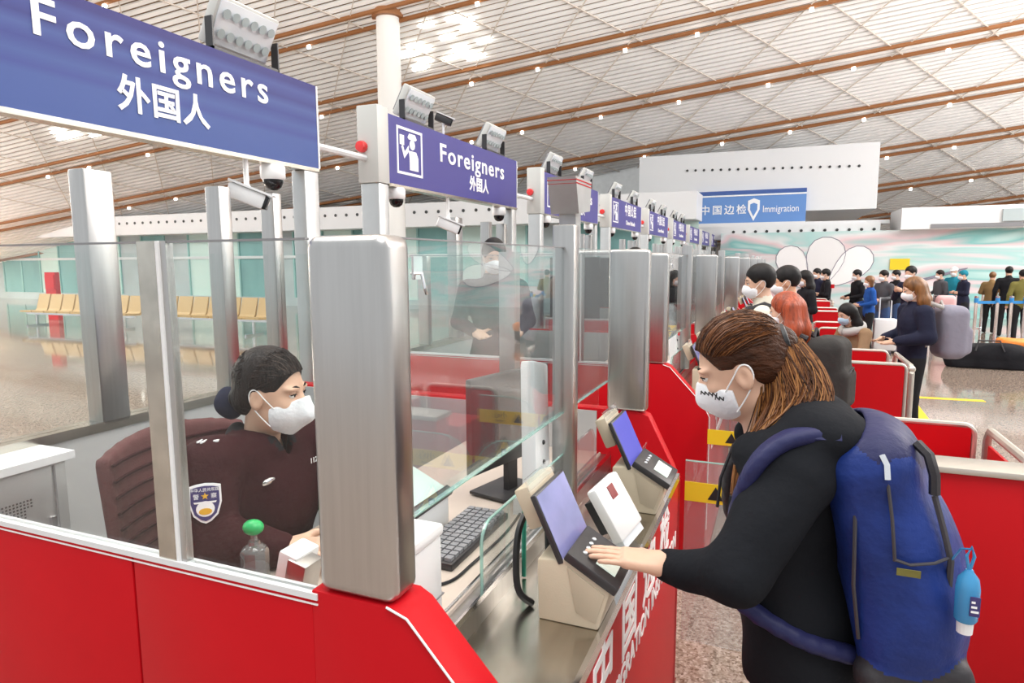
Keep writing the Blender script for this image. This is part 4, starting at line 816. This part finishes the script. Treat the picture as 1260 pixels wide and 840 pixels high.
# waiting crowd
crowd = [(1056, 14.0, 200, 1.60, 'coat_black', 'trousers', 'short', 'hair_black', 'bent', 'bent', 'traveller in black coat with bowed head beside the blue jacket', .5),
 (1072, 12.6, 190, 1.50, 'coat_blue', 'trousers', 'bob', 'hair_chestnut', 'bent', 'bent', 'brown-haired traveller in bright blue jacket', 0),
 (1089, 13.2, 215, 1.60, 'coat_grey', 'jeans', 'short', 'hair_dark', 'bent', 'phone', 'traveller in dark grey jacket and jeans with a rolling case', 0),
 (1104, 14.6, 205, 1.58, 'coat_black', 'jeans', 'short', 'hair_black', 'phone', 'phone', 'traveller in black jacket holding up a phone', 0),
 (1122, 11.2, 225, 1.70, 'coat_navy', 'trousers', 'short', 'hair_black', 'phone', 'phone', 'tall traveller in dark navy jacket looking at his hands', 0),
 (1158, 15.5, 200, 1.56, 'coat_grey', 'jeans', 'short', 'hair_dark', 'down', 'bent', 'traveller in charcoal sweater and blue jeans', 0),
 (1175, 16.2, 230, 1.62, 'cap_teal', 'trousers', 'cap', 'shirt_white', 'bent', 'down', 'traveller in teal top and white cap', 0),
 (1187, 15.0, 190, 1.56, 'coat_navy', 'trousers', 'short', 'cap_teal', 'cross', 'cross', 'traveller in long dark navy coat and teal hat', .75),
 (1222, 16.0, 60, 1.50, 'coat_brown', 'trousers', 'short', 'hair_chestnut', 'bent', 'bent', 'traveller in brown jacket behind the belt posts', 0),
 (1242, 15.2, 80, 1.64, 'coat_black', 'trousers', 'short', 'hair_black', 'down', 'down', 'traveller with black pack and green hood behind the belt', 0),
 (1260, 14.2, 95, 1.58, 'coat_olive', 'trousers', 'short', 'hair_black', 'down', 'bent', 'traveller in olive jacket behind the belt', 0)]
for i, (px, d, f, h, top, bot, hr, hm, l, r, lb, coat) in enumerate(crowd): person(px, 332, d, R_(f), h, lb, top, bot, hr, hm, l, r, coat=coat, vox=.02, mask='mask' if 'behind the belt' not in lb or i == 8 else None)
# luggage and belt posts
q = onZ(1212, 452, 0); t = thing('duffel_bag', q, 'big black duffel bag lying on the floor by the belt posts', 'bag'); S = SDF((-.8, -.35, -.02), (.8, .35, .55), .02); S.cap((-.42, 0, .2), (.42, 0, .2), .2, .2, .02); S.box((0, 0, .05), (.55, .2, .08), None, .04, .05); S.ell((.15, 0, .33), (.3, .15, .1), None, .05); S.folds(.02, 25, 3); S.clip((0, 0, .002), (0, 0, -1)); S.mesh('bag', 'coat_black', t, local=True); MB().tube([(-.2, -.2, .3), (-.15, -.12, .47), (.15, -.12, .47), (.2, -.2, .3)], .014, 6).build('handle', 'pack_dark', t, local=True)
q = onZ(1258, 448, 0)+np.array([.05, .1, 0]); t = thing('travel_bag', q, 'orange topped bag beside the black duffel bag', 'bag'); S = SDF((-.5, -.3, -.02), (.5, .3, .55), .02); S.box((0, 0, .14), (.36, .2, .14), None, .08, .02, 0); S.box((0, 0, .34), (.4, .22, .09), None, .07, .02, 1); S.folds(.015, 25, 4); S.clip((0, 0, .002), (0, 0, -1)); S.mesh('bag', ['coat_black', 'orange'], t, local=True)
q = atD(1089, 400, 12.7); t = thing('suitcase', (q[0], q[1], 0), 'white rolling suitcase with raised handle among the waiting travellers', 'suitcase'); x, y = q[0], q[1]; bx(x-.2, x+.2, y-.12, y+.12, .06, .68).build('shell', 'white', t, bevel=.04)
MB().tube([(x-.1, y+.08, .66), (x-.1, y+.08, 1.08), (x+.1, y+.08, 1.08), (x+.1, y+.08, .66)], .014, 6).build('handle', 'white_metal', t)
for dx in (-.16, .16):
    for dy in (-.08, .08): MB().lathe([(.03, -.012), (.03, .012)], (x+dx, y+dy, .03), 10, ((0, 1, 0), (0, 0, 1), (1, 0, 0))).build('wheel', 'black', t)
q = atD(1163, 380, 14.8); t = thing('tote_bag', (q[0], q[1], 0), 'pink bag on a trolley frame beside the charcoal sweater', 'bag'); x, y = q[0], q[1]; S = SDF((-.4, -.3, -.02), (.4, .3, 1.2), .025); S.box((0, 0, .75), (.2, .14, .26), None, .1, .02); S.box((0, 0, .25), (.16, .12, .24), None, .06, .1, 1); S.clip((0, 0, .002), (0, 0, -1)); S.mesh('bag', ['pink', 'scarf'], t, local=True); MB().tube([(.22, .1, 0), (.22, .1, 1.0), (-.22, .1, 1.0), (-.22, .1, 0)], .014, 6).build('trolley_frame', 'chrome', t, local=True)
posts = []
for px, py in ((1197, 424), (1223, 424), (1240, 424), (1257, 424), (1206, 404), (1276, 430)):
    q = onZ(px, py, 0); t = thing('belt_post', q, 'slim steel queue post carrying a blue belt', 'post', 'steel queue posts'); x, y = q[0], q[1]
    MB().lathe([(.12, 0), (.12, .015), (.05, .03), (.032, .04), (.032, .95), (.04, .96), (.04, 1.04), (.0, 1.05)], (x, y, 0), 16).build('pole', 'chrome', t, smooth=True); MB().lathe([(.042, .90), (.042, 1.0)], (x, y, 0), 16).build('belt_head', 'belt_blue', t); posts.append(q)
for a, b2 in ((0, 1), (1, 2), (2, 3), (3, 5)):
    p, q = posts[a], posts[b2]; t = thing('queue_belt', ((p[0]+q[0])/2, (p[1]+q[1])/2, .95), 'blue and yellow queue belt stretched between the steel posts', 'belt', 'queue belts'); d = q-p; L = np.linalg.norm(d); d = d/L; n_ = max(2, int(L/.22))
    for i in range(n_):
        c = p+d*L*(i+.5)/n_+np.array([0, 0, .95-.06*math.sin(math.pi*(i+.5)/n_)]); MB().obox(c, (L/n_*1.02, .006, .06), (d, np.cross((0, 0, 1), d), (0, 0, 1))).build('belt_strip', 'yellow' if i % 3 == 2 else 'belt_blue', t)
# ------------------------------------------------------------------ travelling woman in the foreground
YW = 1.60
T = thing('person', (.07, YW, 0), 'woman in black hoodie with ponytail and mask pressing her fingers on the scanner', 'person')
C = np.array([-.083, YW, 1.573]); A = rot(math.pi+.06, R_(20))
sh = np.array([.045, 1.425, 1.375]); el = np.array([-.06, 1.30, 1.195]); wr = np.array([-.218, 1.405, 1.147]); tip = np.array([-.385, 1.370, 1.166])
S = SDF((-.46, 1.20, .68), (.30, 1.99, 1.74), .004)
S.ell((.05, YW, 1.25), (.09, .13, .2), None, .03); S.ell((.08, YW, .98), (.09, .12, .18), None, .03); S.cap((.03, YW-.12, 1.38), (.03, YW+.12, 1.38), .045, .045, .03)
S.cap((.0, YW, 1.37), hp(C, A, (-.025, 0, -.05)), .055, .05, .03)
S.chain([sh, el, wr], [.04, .036, .026], .02); S.chain([(.045, YW+.175, 1.375), (.09, YW+.25, 1.12), (.04, YW+.27, .90)], [.04, .036, .026], .02); finger_hand(S, (.035, YW+.27, .885), np.array([-.15, 0, -1.]), np.array([.2, 1., 0]), np.array([-1., 0, 0]), 1., 0, .3, .003)
head(S, C, A, .95, 0, 1)
f = _n(tip-wr); finger_hand(S, wr, f, np.array([-.1, -.05, 1.]), np.array([0, 1., .1]), 1.0, 0, .10, .003)
S.mesh('body', ['skin_pale', 'lip'], T, smooth=1)
for off, L in ((.029, .162), (.010, .170), (-.010, .163), (-.028, .142)):
    pass
# hoodie
S = SDF((-.30, 1.10, .78), (.40, 2.0, 1.62), .007)
S.ell((.04, YW, 1.25), (.135, .185, .22), None, .06); S.ell((.07, YW, 1.03), (.15, .18, .20), None, .06); S.cap((.085, YW-.05, .90), (.085, YW+.05, .90), .135, .135, .05)
S.cap((.04, YW-.15, 1.385), (.04, YW+.15, 1.385), .07, .07, .05)
S.chain([sh+(0, 0, -.01), el, wr+(wr-tip)*.10], [.080, .060, .042], .04); S.cap(wr+(wr-tip)*.25, wr+(wr-tip)*-.0, .040, .038, .01)
S.chain([(.05, YW+.18, 1.365), (.09, YW+.25, 1.12), (.042, YW+.27, .91)], [.08, .07, .05], .04)
# hood bunched round the neck
for a in np.linspace(-2.5, 2.5, 13):
    c = np.array([.03+.085*math.cos(a), YW+.115*math.sin(a), 1.44-.045*(1-math.cos(a))*.5]); S.ell(c, (.05, .05, .04), None, .04)
S.ell((.105, YW-.05, 1.462), (.10, .145, .060), rot(0, .25), .05); S.ell((.165, YW-.06, 1.41), (.06, .09, .05), rot(0, .5), .04)
S.folds(.010, 30, 5)
S.cap((.085, YW, .80), (.085, YW, .84), .14, .145, .02, 0, 'sub') if False else None
S.clip((0, 0, .865), (0, 0, -1))
S.cap((-.02, YW, 1.50), (.0, YW, 1.40), .062, .055, .01, 0, 'sub')
ho = S.mesh('hoodie', 'hoodie', T, smooth=1)
MB().tube([(-.085, YW-.06, 1.40), (-.11, YW-.07, 1.32), (-.115, YW-.07, 1.25)], .004, 6).build('drawstring', 'pack_dark', ho)
ss = [onY(917, 583, 1.36), onY(957, 584, 1.345), onY(985, 612, 1.34), onY(1000, 645, 1.36), onY(996, 672, 1.38)]
# trousers and shoes
S = SDF((-.15, 1.30, 0), (.35, 1.92, .98), .011)
S.ell((.085, YW, .87), (.13, .165, .12), None, .04)
for y in (-1, 1): S.chain([(.085, YW+y*.085, .84), (.06, YW+y*.10, .48), (.09, YW+y*.11, .10)], [.10, .072, .055], .03); S.cap((.10, YW+y*.115, .045), (-.07, YW+y*.13, .035), .045, .038, .02, 1)
S.clip((0, 0, .002), (0, 0, -1)); S.mesh('trousers', ['trousers', 'shoe'], T)
face_bits(C, A, .95, T)
mk = mask_mesh(C, A, .95, T, .003, 'mask', .0)
mb = MB()
for r in range(2):
    for i in range(9):
        q = hp(C, A, (.098-.0045*i-.012*r, .034+.0042*i, -.030-.014*r-.0012*i), .95); q = q+A[1]*.010
        mb.obox(q+A[0]*.004, (.0012, .003, .009), (A[1], A[0], _n(A[2]+A[0]*(.5 if i % 2 else -.4))))
tag(mb.build('mask_print', 'black', mk), kind='stuff')
# hair: cap swept back to a tie, ponytail strands
tie = hp(C, A, (-.118, .0, .03), .95)
S = SDF(C-.20, C+.20, .004)
S.ell(hp(C, A, (-.016, 0, .036), .95), np.array((.107, .086, .099))*.95, A, .01); S.ell(hp(C, A, (-.075, 0, -.02), .95), np.array((.055, .066, .06))*.95, A, .03); S.cap(hp(C, A, (-.09, 0, .03), .95), tie, .045, .028, .03)
S.ell(hp(C, A, (.092, 0, -.045), .95), np.array((.078, .10, .112))*.95, A, .012, 0, 'sub')
for y in (-1, 1): S.ell(hp(C, A, (-.004, y*.09, -.035), .95), np.array((.030, .04, .052))*.95, A, .008, 0, 'sub'); S.ell(hp(C, A, (.035, y*.085, -.06), .95), np.array((.05, .035, .075))*.95, A, .008, 0, 'sub')
S.clip(hp(C, A, (0, 0, -.075), .95), -A[2]); ha = S.mesh('hair', 'hair_brown', T, smooth=1)
r_ = random.Random(3); groups = {'hair_brown': MB(), 'hair_mid': MB(), 'hair_gold': MB()}
def surf(q, e=1.02):       # project head-local point on the hair ellipsoid
    c = np.array((-.016, 0, .036)); r = np.array((.107, .086, .099)); d = (np.array(q)-c)/r; return c+r*d/np.linalg.norm(d)*e
tl = np.array((-.118, 0, .03))
for i in range(340):
    a = r_.uniform(-1.35, 1.35); st = np.array((.086-.03*abs(a)-.045*max(0, abs(a)-.9), .088*math.sin(a), .034+.036*math.cos(a)))
    if abs(a) > .95: st[0] = .05-.11*(abs(a)-.95); st[2] = .05-.02*(abs(a)-.95)
    tgt = tl+np.array((0, r_.uniform(-.02, .02), r_.uniform(-.02, .02))); e = 1.0+r_.uniform(.0, .028); pts = []
    for k in range(9):
        u = k/8; q = st*(1-u)+tgt*u; q = q+np.array((0, 0, .05*math.sin(math.pi*u)*math.cos(a))); q2 = surf(q, e) if u < .86 else q*(u-.86)/.14+surf(q, e)*(1-(u-.86)/.14); pts.append(hp(C, A, q2, .95))
    groups[r_.choice(['hair_brown']*3+['hair_mid']*2)].tube(pts, [.0006, .0011, .0013, .0013, .0013, .0013, .0012, .0011, .001], 4, cap=False)
P0 = [tie, onY(980, 455, YW-.02), onY(985, 492, YW-.05), onY(962, 530, YW-.09), onY(935, 565, YW-.12), onY(918, 610, YW-.13)]
S = SDF(np.array([-.12, 1.40, 1.24]), np.array([.20, 1.75, 1.68]), .005); S.chain([np.array(p) for p in P0], [.018, .026, .034, .030, .020, .006], .02); S.mesh('ponytail', 'hair_brown', T)
for i in range(900):
    ph = r_.uniform(0, 6.28); rr = math.sqrt(r_.random()); pts = []; rad = [.030, .044, .050, .044, .038, .026]; ln = r_.choice([4, 5, 5, 6]); ph2 = r_.uniform(-.5, .5); sp = r_.uniform(.8, 1.15)
    for k in range(ln):
        p = np.array(P0[k]); w = rad[k]*(.98+.2*rr)*sp; pts.append(p+np.array((math.cos(ph+ph2*k)*w, math.sin(ph+ph2*k)*w*.8, math.sin(ph*2+k)*.006)))
    out = []
    for j in range(len(pts)-1):
        a, b, c, d = pts[max(j-1, 0)], pts[j], pts[j+1], pts[min(j+2, len(pts)-1)]
        for k in range(4): t = k/4; out.append(.5*((2*b)+(c-a)*t+(2*a-5*b+4*c-d)*t*t+(3*b-a-3*c+d)*t**3))
    out.append(pts[-1]); groups[r_.choice(['hair_brown', 'hair_mid', 'hair_mid', 'hair_gold', 'hair_gold'])].tube(out, [.0014]*(len(out)-2)+[.001, .0004], 4, cap=False)
for i in range(90):        # loose hair falling beside the neck
    a = onY(936+r_.uniform(0, 26), 472+r_.uniform(-8, 18), YW-.045); b = a+np.array([r_.uniform(-.03, .02), -.02, -.10]); c = b+np.array([r_.uniform(-.04, .02), -.01, -r_.uniform(.03, .09)])
    groups[r_.choice(['hair_brown', 'hair_mid', 'hair_gold'])].tube([a, (a+b)/2+np.array([0, -.008, 0]), b, c], [.001, .0014, .0012, .0004], 4, cap=False)
for k, g in groups.items(): tag(g.build('hair_strands', k, T, smooth=True), kind='stuff')
MB().tube([tie+.030*(A[1]*math.cos(t)+A[2]*math.sin(t)) for t in np.linspace(0, 6.4, 20)], .011, 8).build('hair_tie', 'black', T, smooth=True)
# backpack
B = thing('backpack', (.24, 1.52, .93), 'big blue backpack on the back of the woman in the black hoodie', 'backpack')
c = np.array([.24, 1.55, 1.215]); AX = rot(0, R_(-14))
S = SDF((.05, 1.26, .88), (.48, 1.86, 1.56), .006)
S.ell(c+(.015, 0, -.03), (.120, .165, .235), AX, .04); S.box(c+(-.02, 0, 0), (.085, .155, .245), AX, .06, .05); S.ell(c+(-.045, 0, .20), (.085, .15, .085), AX, .06, 2); S.ell(c+(.035, -.125, -.10), (.075, .05, .11), AX, .03); S.ell(c+(.075, -.0, -.10), (.075, .13, .15), AX, .04)
S.box(c+(.04, 0, -.222), (.105, .155, .035), AX, .03, .01, 1)
S.folds(.011, 24, 9)
S.ell((.04, YW, 1.25), (.132, .182, .217), None, .008, 0, 'sub'); S.ell((.07, YW, 1.03), (.147, .177, .197), None, .008, 0, 'sub'); S.cap((.085, YW-.05, .90), (.085, YW+.05, .90), .13, .13, .008, 0, 'sub'); S.cap((.04, YW-.15, 1.385), (.04, YW+.15, 1.385), .066, .066, .008, 0, 'sub'); S.cap((.05, YW+.18, 1.365), (.09, YW+.25, 1.12), .076, .066, .008, 0, 'sub'); S.ell((.105, YW-.05, 1.462), (.095, .14, .056), rot(0, .25), .008, 0, 'sub')
S.mesh('bag', ['pack_blue', 'pack_dark', 'pack_navy'], B, smooth=1)
def onpack(px, py, y): return onY(px, py, y)
def line(pts, r, m, name, par=B): return MB().tube(pts, r, 6).build(name, m, par, smooth=True)
line([onY(1088, 566, 1.40), onY(1092, 590, 1.39), onY(1098, 640, 1.375), onY(1101, 690, 1.375)], .0035, 'zip', 'side_zip'); line([onY(1100, 688, 1.375), onY(1120, 695, 1.372), onY(1150, 693, 1.385), onY(1168, 686, 1.41)], .003, 'zip', 'pocket_seam')
line([onY(1150, 610, 1.43), onY(1162, 655, 1.42), onY(1170, 690, 1.41), onY(1166, 740, 1.42), onY(1152, 797, 1.43)], .006, 'zip', 'main_zip')
line([onY(1052, 575, 1.43), onY(1052, 650, 1.395), onY(1050, 720, 1.395), onY(1056, 785, 1.41)], .004, 'zip', 'side_seam')
line([onY(1128, 545, 1.46), onY(1143, 560, 1.44), onY(1150, 585, 1.43), onY(1150, 608, 1.43)], .010, 'pack_dark', 'grab_handle')
MB().tube([onY(1085, 560, 1.395), onY(1091, 572, 1.385), onY(1092, 590, 1.38)], .006, 6).build('zip_pull', 'chrome', B)
tag(MB().obox(onY(1118, 705, 1.368), (.04, .002, .014), np.eye(3)).build('brand_patch', 'coat_olive', B))
for y, nm in ((-1, 'a'), (1, 'b')):
    pts = [onY(1048, 540, 1.47), onY(1005, 533, 1.435), onY(960, 545, 1.41), onY(925, 580, 1.395), onY(903, 645, 1.42), (-.07, YW+y*.165, 1.10), (.06, YW+y*.18, 1.03), (.18, YW+y*.14, .99)] if y < 0 else [(.155, YW-.04+y*.085, 1.47), (.09, YW-.02+y*.115, 1.475), (.02, YW+y*.125, 1.455), (-.07, YW+y*.125, 1.36), (-.105, YW+y*.135, 1.24), (-.07, YW+y*.165, 1.10), (.06, YW+y*.18, 1.03), (.18, YW+y*.14, .99)]
    P_ = []; Q_ = [np.array(p) for p in pts]
    for i in range(len(Q_)-1):
        a, b, c_, d = Q_[max(i-1, 0)], Q_[i], Q_[i+1], Q_[min(i+2, len(Q_)-1)]
        for u in (0, .25, .5, .75): P_.append(.5*((2*b)+(c_-a)*u+(2*a-5*b+4*c_-d)*u*u+(3*b-a-3*c_+d)*u**3))
    P_.append(Q_[-1])
    S = SDF((-.2, 1.35, .9), (.3, 1.9, 1.56), .008)
    for i in range(len(P_)-1):
        w = .03 if i < 17 else .012
        for o_ in (-1, 0, 1): S.cap(P_[i]+(0, o_*w*.6, 0), P_[i+1]+(0, o_*w*.6, 0), .014, .014, .012)
    S.mesh('shoulder_strap', 'pack_navy' if y < 0 else 'pack_dark', B)
line([onY(915, 592, 1.385), onY(932, 566, 1.39), onY(960, 548, 1.40), onY(1000, 538, 1.41), onY(1034, 540, 1.42)], .013, 'pack_navy', 'strap_edge')
# sanitizer bottle hanging from the pack
q = onY(1190, 735, 1.372); t = thing('hanging_bottle', q-(0, 0, .05), 'small bright blue bottle with white cap hanging from the backpack', 'bottle')
MB().lathe([(.016, -.045), (.019, -.04), (.020, .02), (.017, .038), (.008, .05), (.006, .055)], q, 16).build('bottle_body', 'bottle_blue', t, smooth=True); MB().lathe([(.013, -.068), (.014, -.045)], q, 14).build('bottle_cap', 'white', t); MB().tube([q+(0, 0, .05), q+(-.006, 0, .08), q+(0, -.004, .10), q+(.006, 0, .08), q+(0, 0, .05)], .003, 6).build('carabiner', 'bottle_blue', t)
MB().tube([q+(0, -.002, .095), (q+(0, 0, .12)+onY(1170, 690, 1.41))/2, onY(1170, 690, 1.41)], .002, 6).build('cord', 'bottle_blue', t)
bx(q[0]+.0, q[0]+.016, q[1]-.0215, q[1]-.019, q[2]-.025, q[2]+.012).build('bottle_label', 'badge_navy', t)
for i in range(3): bx(q[0]+.002, q[0]+.014-.003*i, q[1]-.0222, q[1]-.0214, q[2]-.018+.009*i, q[2]-.014+.009*i).build('label_print', 'letter_white', t)
# ------------------------------------------------------------------ seated officer
T = thing('person', (-1.38, 1.42, .25), 'seated officer in dark maroon uniform with white mask and hair bun', 'person')
C = np.array([-1.305, 1.40, 1.468]); A = rot(R_(14), R_(6)); sh = np.array([-1.36, 1.215, 1.295]); el = np.array([-1.315, 1.165, 1.105]); wr = np.array([-1.115, 1.225, 1.105]); tip = np.array([-1.0, 1.23, 1.12])
sh2 = np.array([-1.34, 1.58, 1.29]); el2 = np.array([-1.33, 1.64, 1.11]); wr2 = np.array([-1.15, 1.54, 1.12])
S = SDF((-1.62, 1.0, .70), (-.85, 1.82, 1.64), .0045)
S.ell((-1.39, 1.41, 1.15), (.09, .13, .16), None, .03); S.ell((-1.42, 1.41, .88), (.10, .13, .16), None, .03); S.cap((-1.385, 1.28, 1.28), (-1.375, 1.54, 1.28), .04, .04, .03); S.cap((-1.37, 1.41, 1.27), hp(C, A, (-.02, 0, -.05)), .052, .048, .03)
for a, b, c in ((sh, el, wr), (sh2, el2, wr2)): S.chain([a, b, c], [.038, .034, .026], .02)
head(S, C, A, .92, 0, 1); finger_hand(S, wr, tip-wr, np.array([-.2, -.5, .8]), np.array([.2, .7, .5]), .98, 0, .4, .003); finger_hand(S, wr2, np.array([.8, -.5, .1]), np.array([0, 0, 1.]), np.array([-.3, -.9, 0]), .98, 0, .3, .003)
S.mesh('body', ['skin_pale', 'lip'], T)
S = SDF((-1.66, .98, .70), (-1.02, 1.86, 1.46), .006)
S.ell((-1.36, 1.41, 1.15), (.13, .185, .19), None, .05); S.ell((-1.40, 1.41, .92), (.14, .18, .18), None, .05); S.cap(sh+(0, .03, .005), sh2+(0, -.03, .005), .06, .06, .05)
S.chain([sh, el, wr-(wr-el)*.12], [.080, .070, .046], .035); S.chain([sh2, el2, wr2-(wr2-el2)*.12], [.072, .062, .044], .035)
for a in np.linspace(-2.7, 2.7, 15): S.ell(np.array([-1.355+.062*math.cos(a), 1.408+.07*math.sin(a), 1.325-.02*math.cos(a)]), (.026, .026, .030), None, .02, 1)
S.cap((-1.31, 1.36, 1.28), (-1.265, 1.40, 1.18), .018, .014, .02, 1); S.cap((-1.31, 1.46, 1.28), (-1.265, 1.42, 1.18), .018, .014, .02, 1)
S.folds(.006, 40, 2); S.cap((-1.33, 1.405, 1.40), (-1.345, 1.408, 1.28), .058, .054, .01, 0, 'sub'); S.cap((-1.27, 1.405, 1.38), (-1.285, 1.408, 1.29), .03, .02, .01, 0, 'sub'); S.clip((0, 0, .74), (0, 0, -1))
un = S.mesh('uniform_jacket', ['uniform', 'uniform_black'], T)
S = SDF((-1.62, 1.14, .24), (-.85, 1.70, .95), .012)
for y in (-1, 1): S.chain([(-1.40, 1.41+y*.09, .80), (-1.0, 1.41+y*.10, .79), (-1.0, 1.41+y*.11, .34)], [.095, .072, .05], .03); S.cap((-1.01, 1.41+y*.11, .29), (-.9, 1.41+y*.12, .285), .04, .034, .02, 1)
S.mesh('trousers', ['trousers', 'shoe'], T)
face_bits(C, A, .92, T); mask_mesh(C, A, .92, T, .003, 'mask', .014)
S = SDF(C-.20, C+.20, .004)
S.ell(hp(C, A, (-.016, 0, .034), .92), np.array((.106, .086, .100))*.92, A, .01); S.ell(hp(C, A, (-.07, 0, -.035), .92), np.array((.05, .066, .055))*.92, A, .03)
S.ell(hp(C, A, (.092, 0, -.045), .92), np.array((.078, .088, .110))*.92, A, .012, 0, 'sub')
for y in (-1, 1): S.ell(hp(C, A, (-.004, y*.09, -.03), .92), np.array((.030, .04, .045))*.92, A, .008, 0, 'sub'); S.ell(hp(C, A, (.04, y*.085, -.06), .92), np.array((.05, .035, .075))*.92, A, .008, 0, 'sub')
S.clip(hp(C, A, (0, 0, -.085), .92), -A[2]); S.mesh('hair', 'hair_dark', T)
gs = MB(); gs2 = MB()
for i in range(420):
    a = r_.uniform(-1.4, 1.4); st = np.array((.088-.052*abs(a)/1.4, .086*math.sin(a), .034+.034*math.cos(a))); tgt = np.array((-.115, r_.uniform(-.03, .03), -.05)); pts = []
    for k in range(8): u = k/7; q = st*(1-u)+tgt*u+np.array((0, 0, .05*math.sin(math.pi*u)*math.cos(a))); pts.append(hp(C, A, surf(q, 1.0+.012*r_.random()), .92))
    (gs2 if i % 4 == 0 else gs).tube(pts, .0011, 4, cap=False)
tag(gs.build('hair_strands', 'hair_dark', T, smooth=True), kind='stuff'); tag(gs2.build('hair_strands', 'hair_soft', T, smooth=True), kind='stuff')
bn = hp(C, A, (-.145, .01, -.065), .92); S = SDF(bn-.09, bn+.09, .005); S.ell(bn, (.040, .042, .046), None, .01); S.folds(.004, 90, 4); S.mesh('hair_bun', 'coat_navy', T)
MB().ball(hp(C, A, (-.10, .0, -.035), .92), (.02, .045, .035), 12).build('bun_ribbon', 'hair_black', T, smooth=True)
# badge, epaulette stripes, pin, button, cuff
bc = np.array([-1.287, 1.136, 1.235]); bn_ = _n([.66, -.72, .15]); bu = _n(np.array([0, 0, 1.])-bn_*bn_[2]); br = np.cross(bu, bn_)
shd = [(-.036, .042), (-.02, .046), (0, .048), (.02, .046), (.036, .042), (.037, .0), (.028, -.03), (.012, -.045), (0, -.05), (-.012, -.045), (-.028, -.03), (-.037, 0)]
bp_ = lambda d, k=1.: (lambda p: bc+br*p[0]*k+bu*p[1]*k+bn_*d)
bd = MB().prism(shd, bp_(0), bp_(.006)).build('sleeve_badge', 'letter_white', T); MB().prism(shd, bp_(.006, .88), bp_(.0075, .88)).build('badge_field', 'badge_navy', bd)
MB().prism([(.021*math.cos(a), -.014+.019*math.sin(a)) for a in np.linspace(0, 6.28, 21)[:-1]], bp_(.0075), bp_(.0085)).build('badge_disc', 'letter_white', bd); MB().prism([(.015*math.cos(a), -.020+.008*math.sin(a)) for a in np.linspace(0, 6.28, 15)[:-1]], bp_(.0085), bp_(.0095)).build('badge_disc', 'gold', bd)
MB().prism([((.009 if i % 2 == 0 else .0038)*math.sin(i*math.pi/5), .017+(.009 if i % 2 == 0 else .0038)*math.cos(i*math.pi/5)) for i in range(10)], bp_(.0075), bp_(.009)).build('badge_star', 'gold', bd)
MB().prism([(-.026, .004), (.026, .004), (.024, .0), (-.024, .0)], bp_(.0075), bp_(.0088)).build('badge_ribbon', 'letter_white', bd)
tf = lambda x, y: (lambda p: bc+br*(x+p[0])+bu*(y+p[1])+bn_*(.0078+p[2]))
text('中华人民共和国', .0095, tf(0, .032), bd, depth=.0004); text('警', .014, tf(-.020, .016), bd, depth=.0004); text('察', .014, tf(.020, .016), bd, depth=.0004)
for i in range(2): MB().obox(sh+np.array([.004+.012*i, -.02, .074]), (.004, .034, .004), rot(.3)).build('epaulette_stripe', 'letter_white', T)
MB().obox(sh+np.array([.035, .0, .072]), (.012, .012, .004), rot(.5)).build('epaulette_star', 'letter_white', T)
MB().ball((-1.255, 1.315, 1.235), (.006, .026, .010), 10).build('chest_pin', 'chrome', T, smooth=True); MB().ball((-1.252, 1.335, 1.165), (.005, .009, .009), 10).build('pocket_button', 'gold', T, smooth=True)
text('11201', .022, lambda p: np.array([-1.245+p[2], 1.50+p[0], 1.245+p[1]]), T, name='number_plate', depth=.001)
MB().lathe([(.040, -.006), (.040, .006)], wr-(wr-el)*.14, 16, (np.cross(_n(wr-el), (0, 0, 1)), np.cross(np.cross(_n(wr-el), (0, 0, 1)), _n(wr-el))*-1, _n(wr-el))).build('cuff_piping', 'letter_white', T)
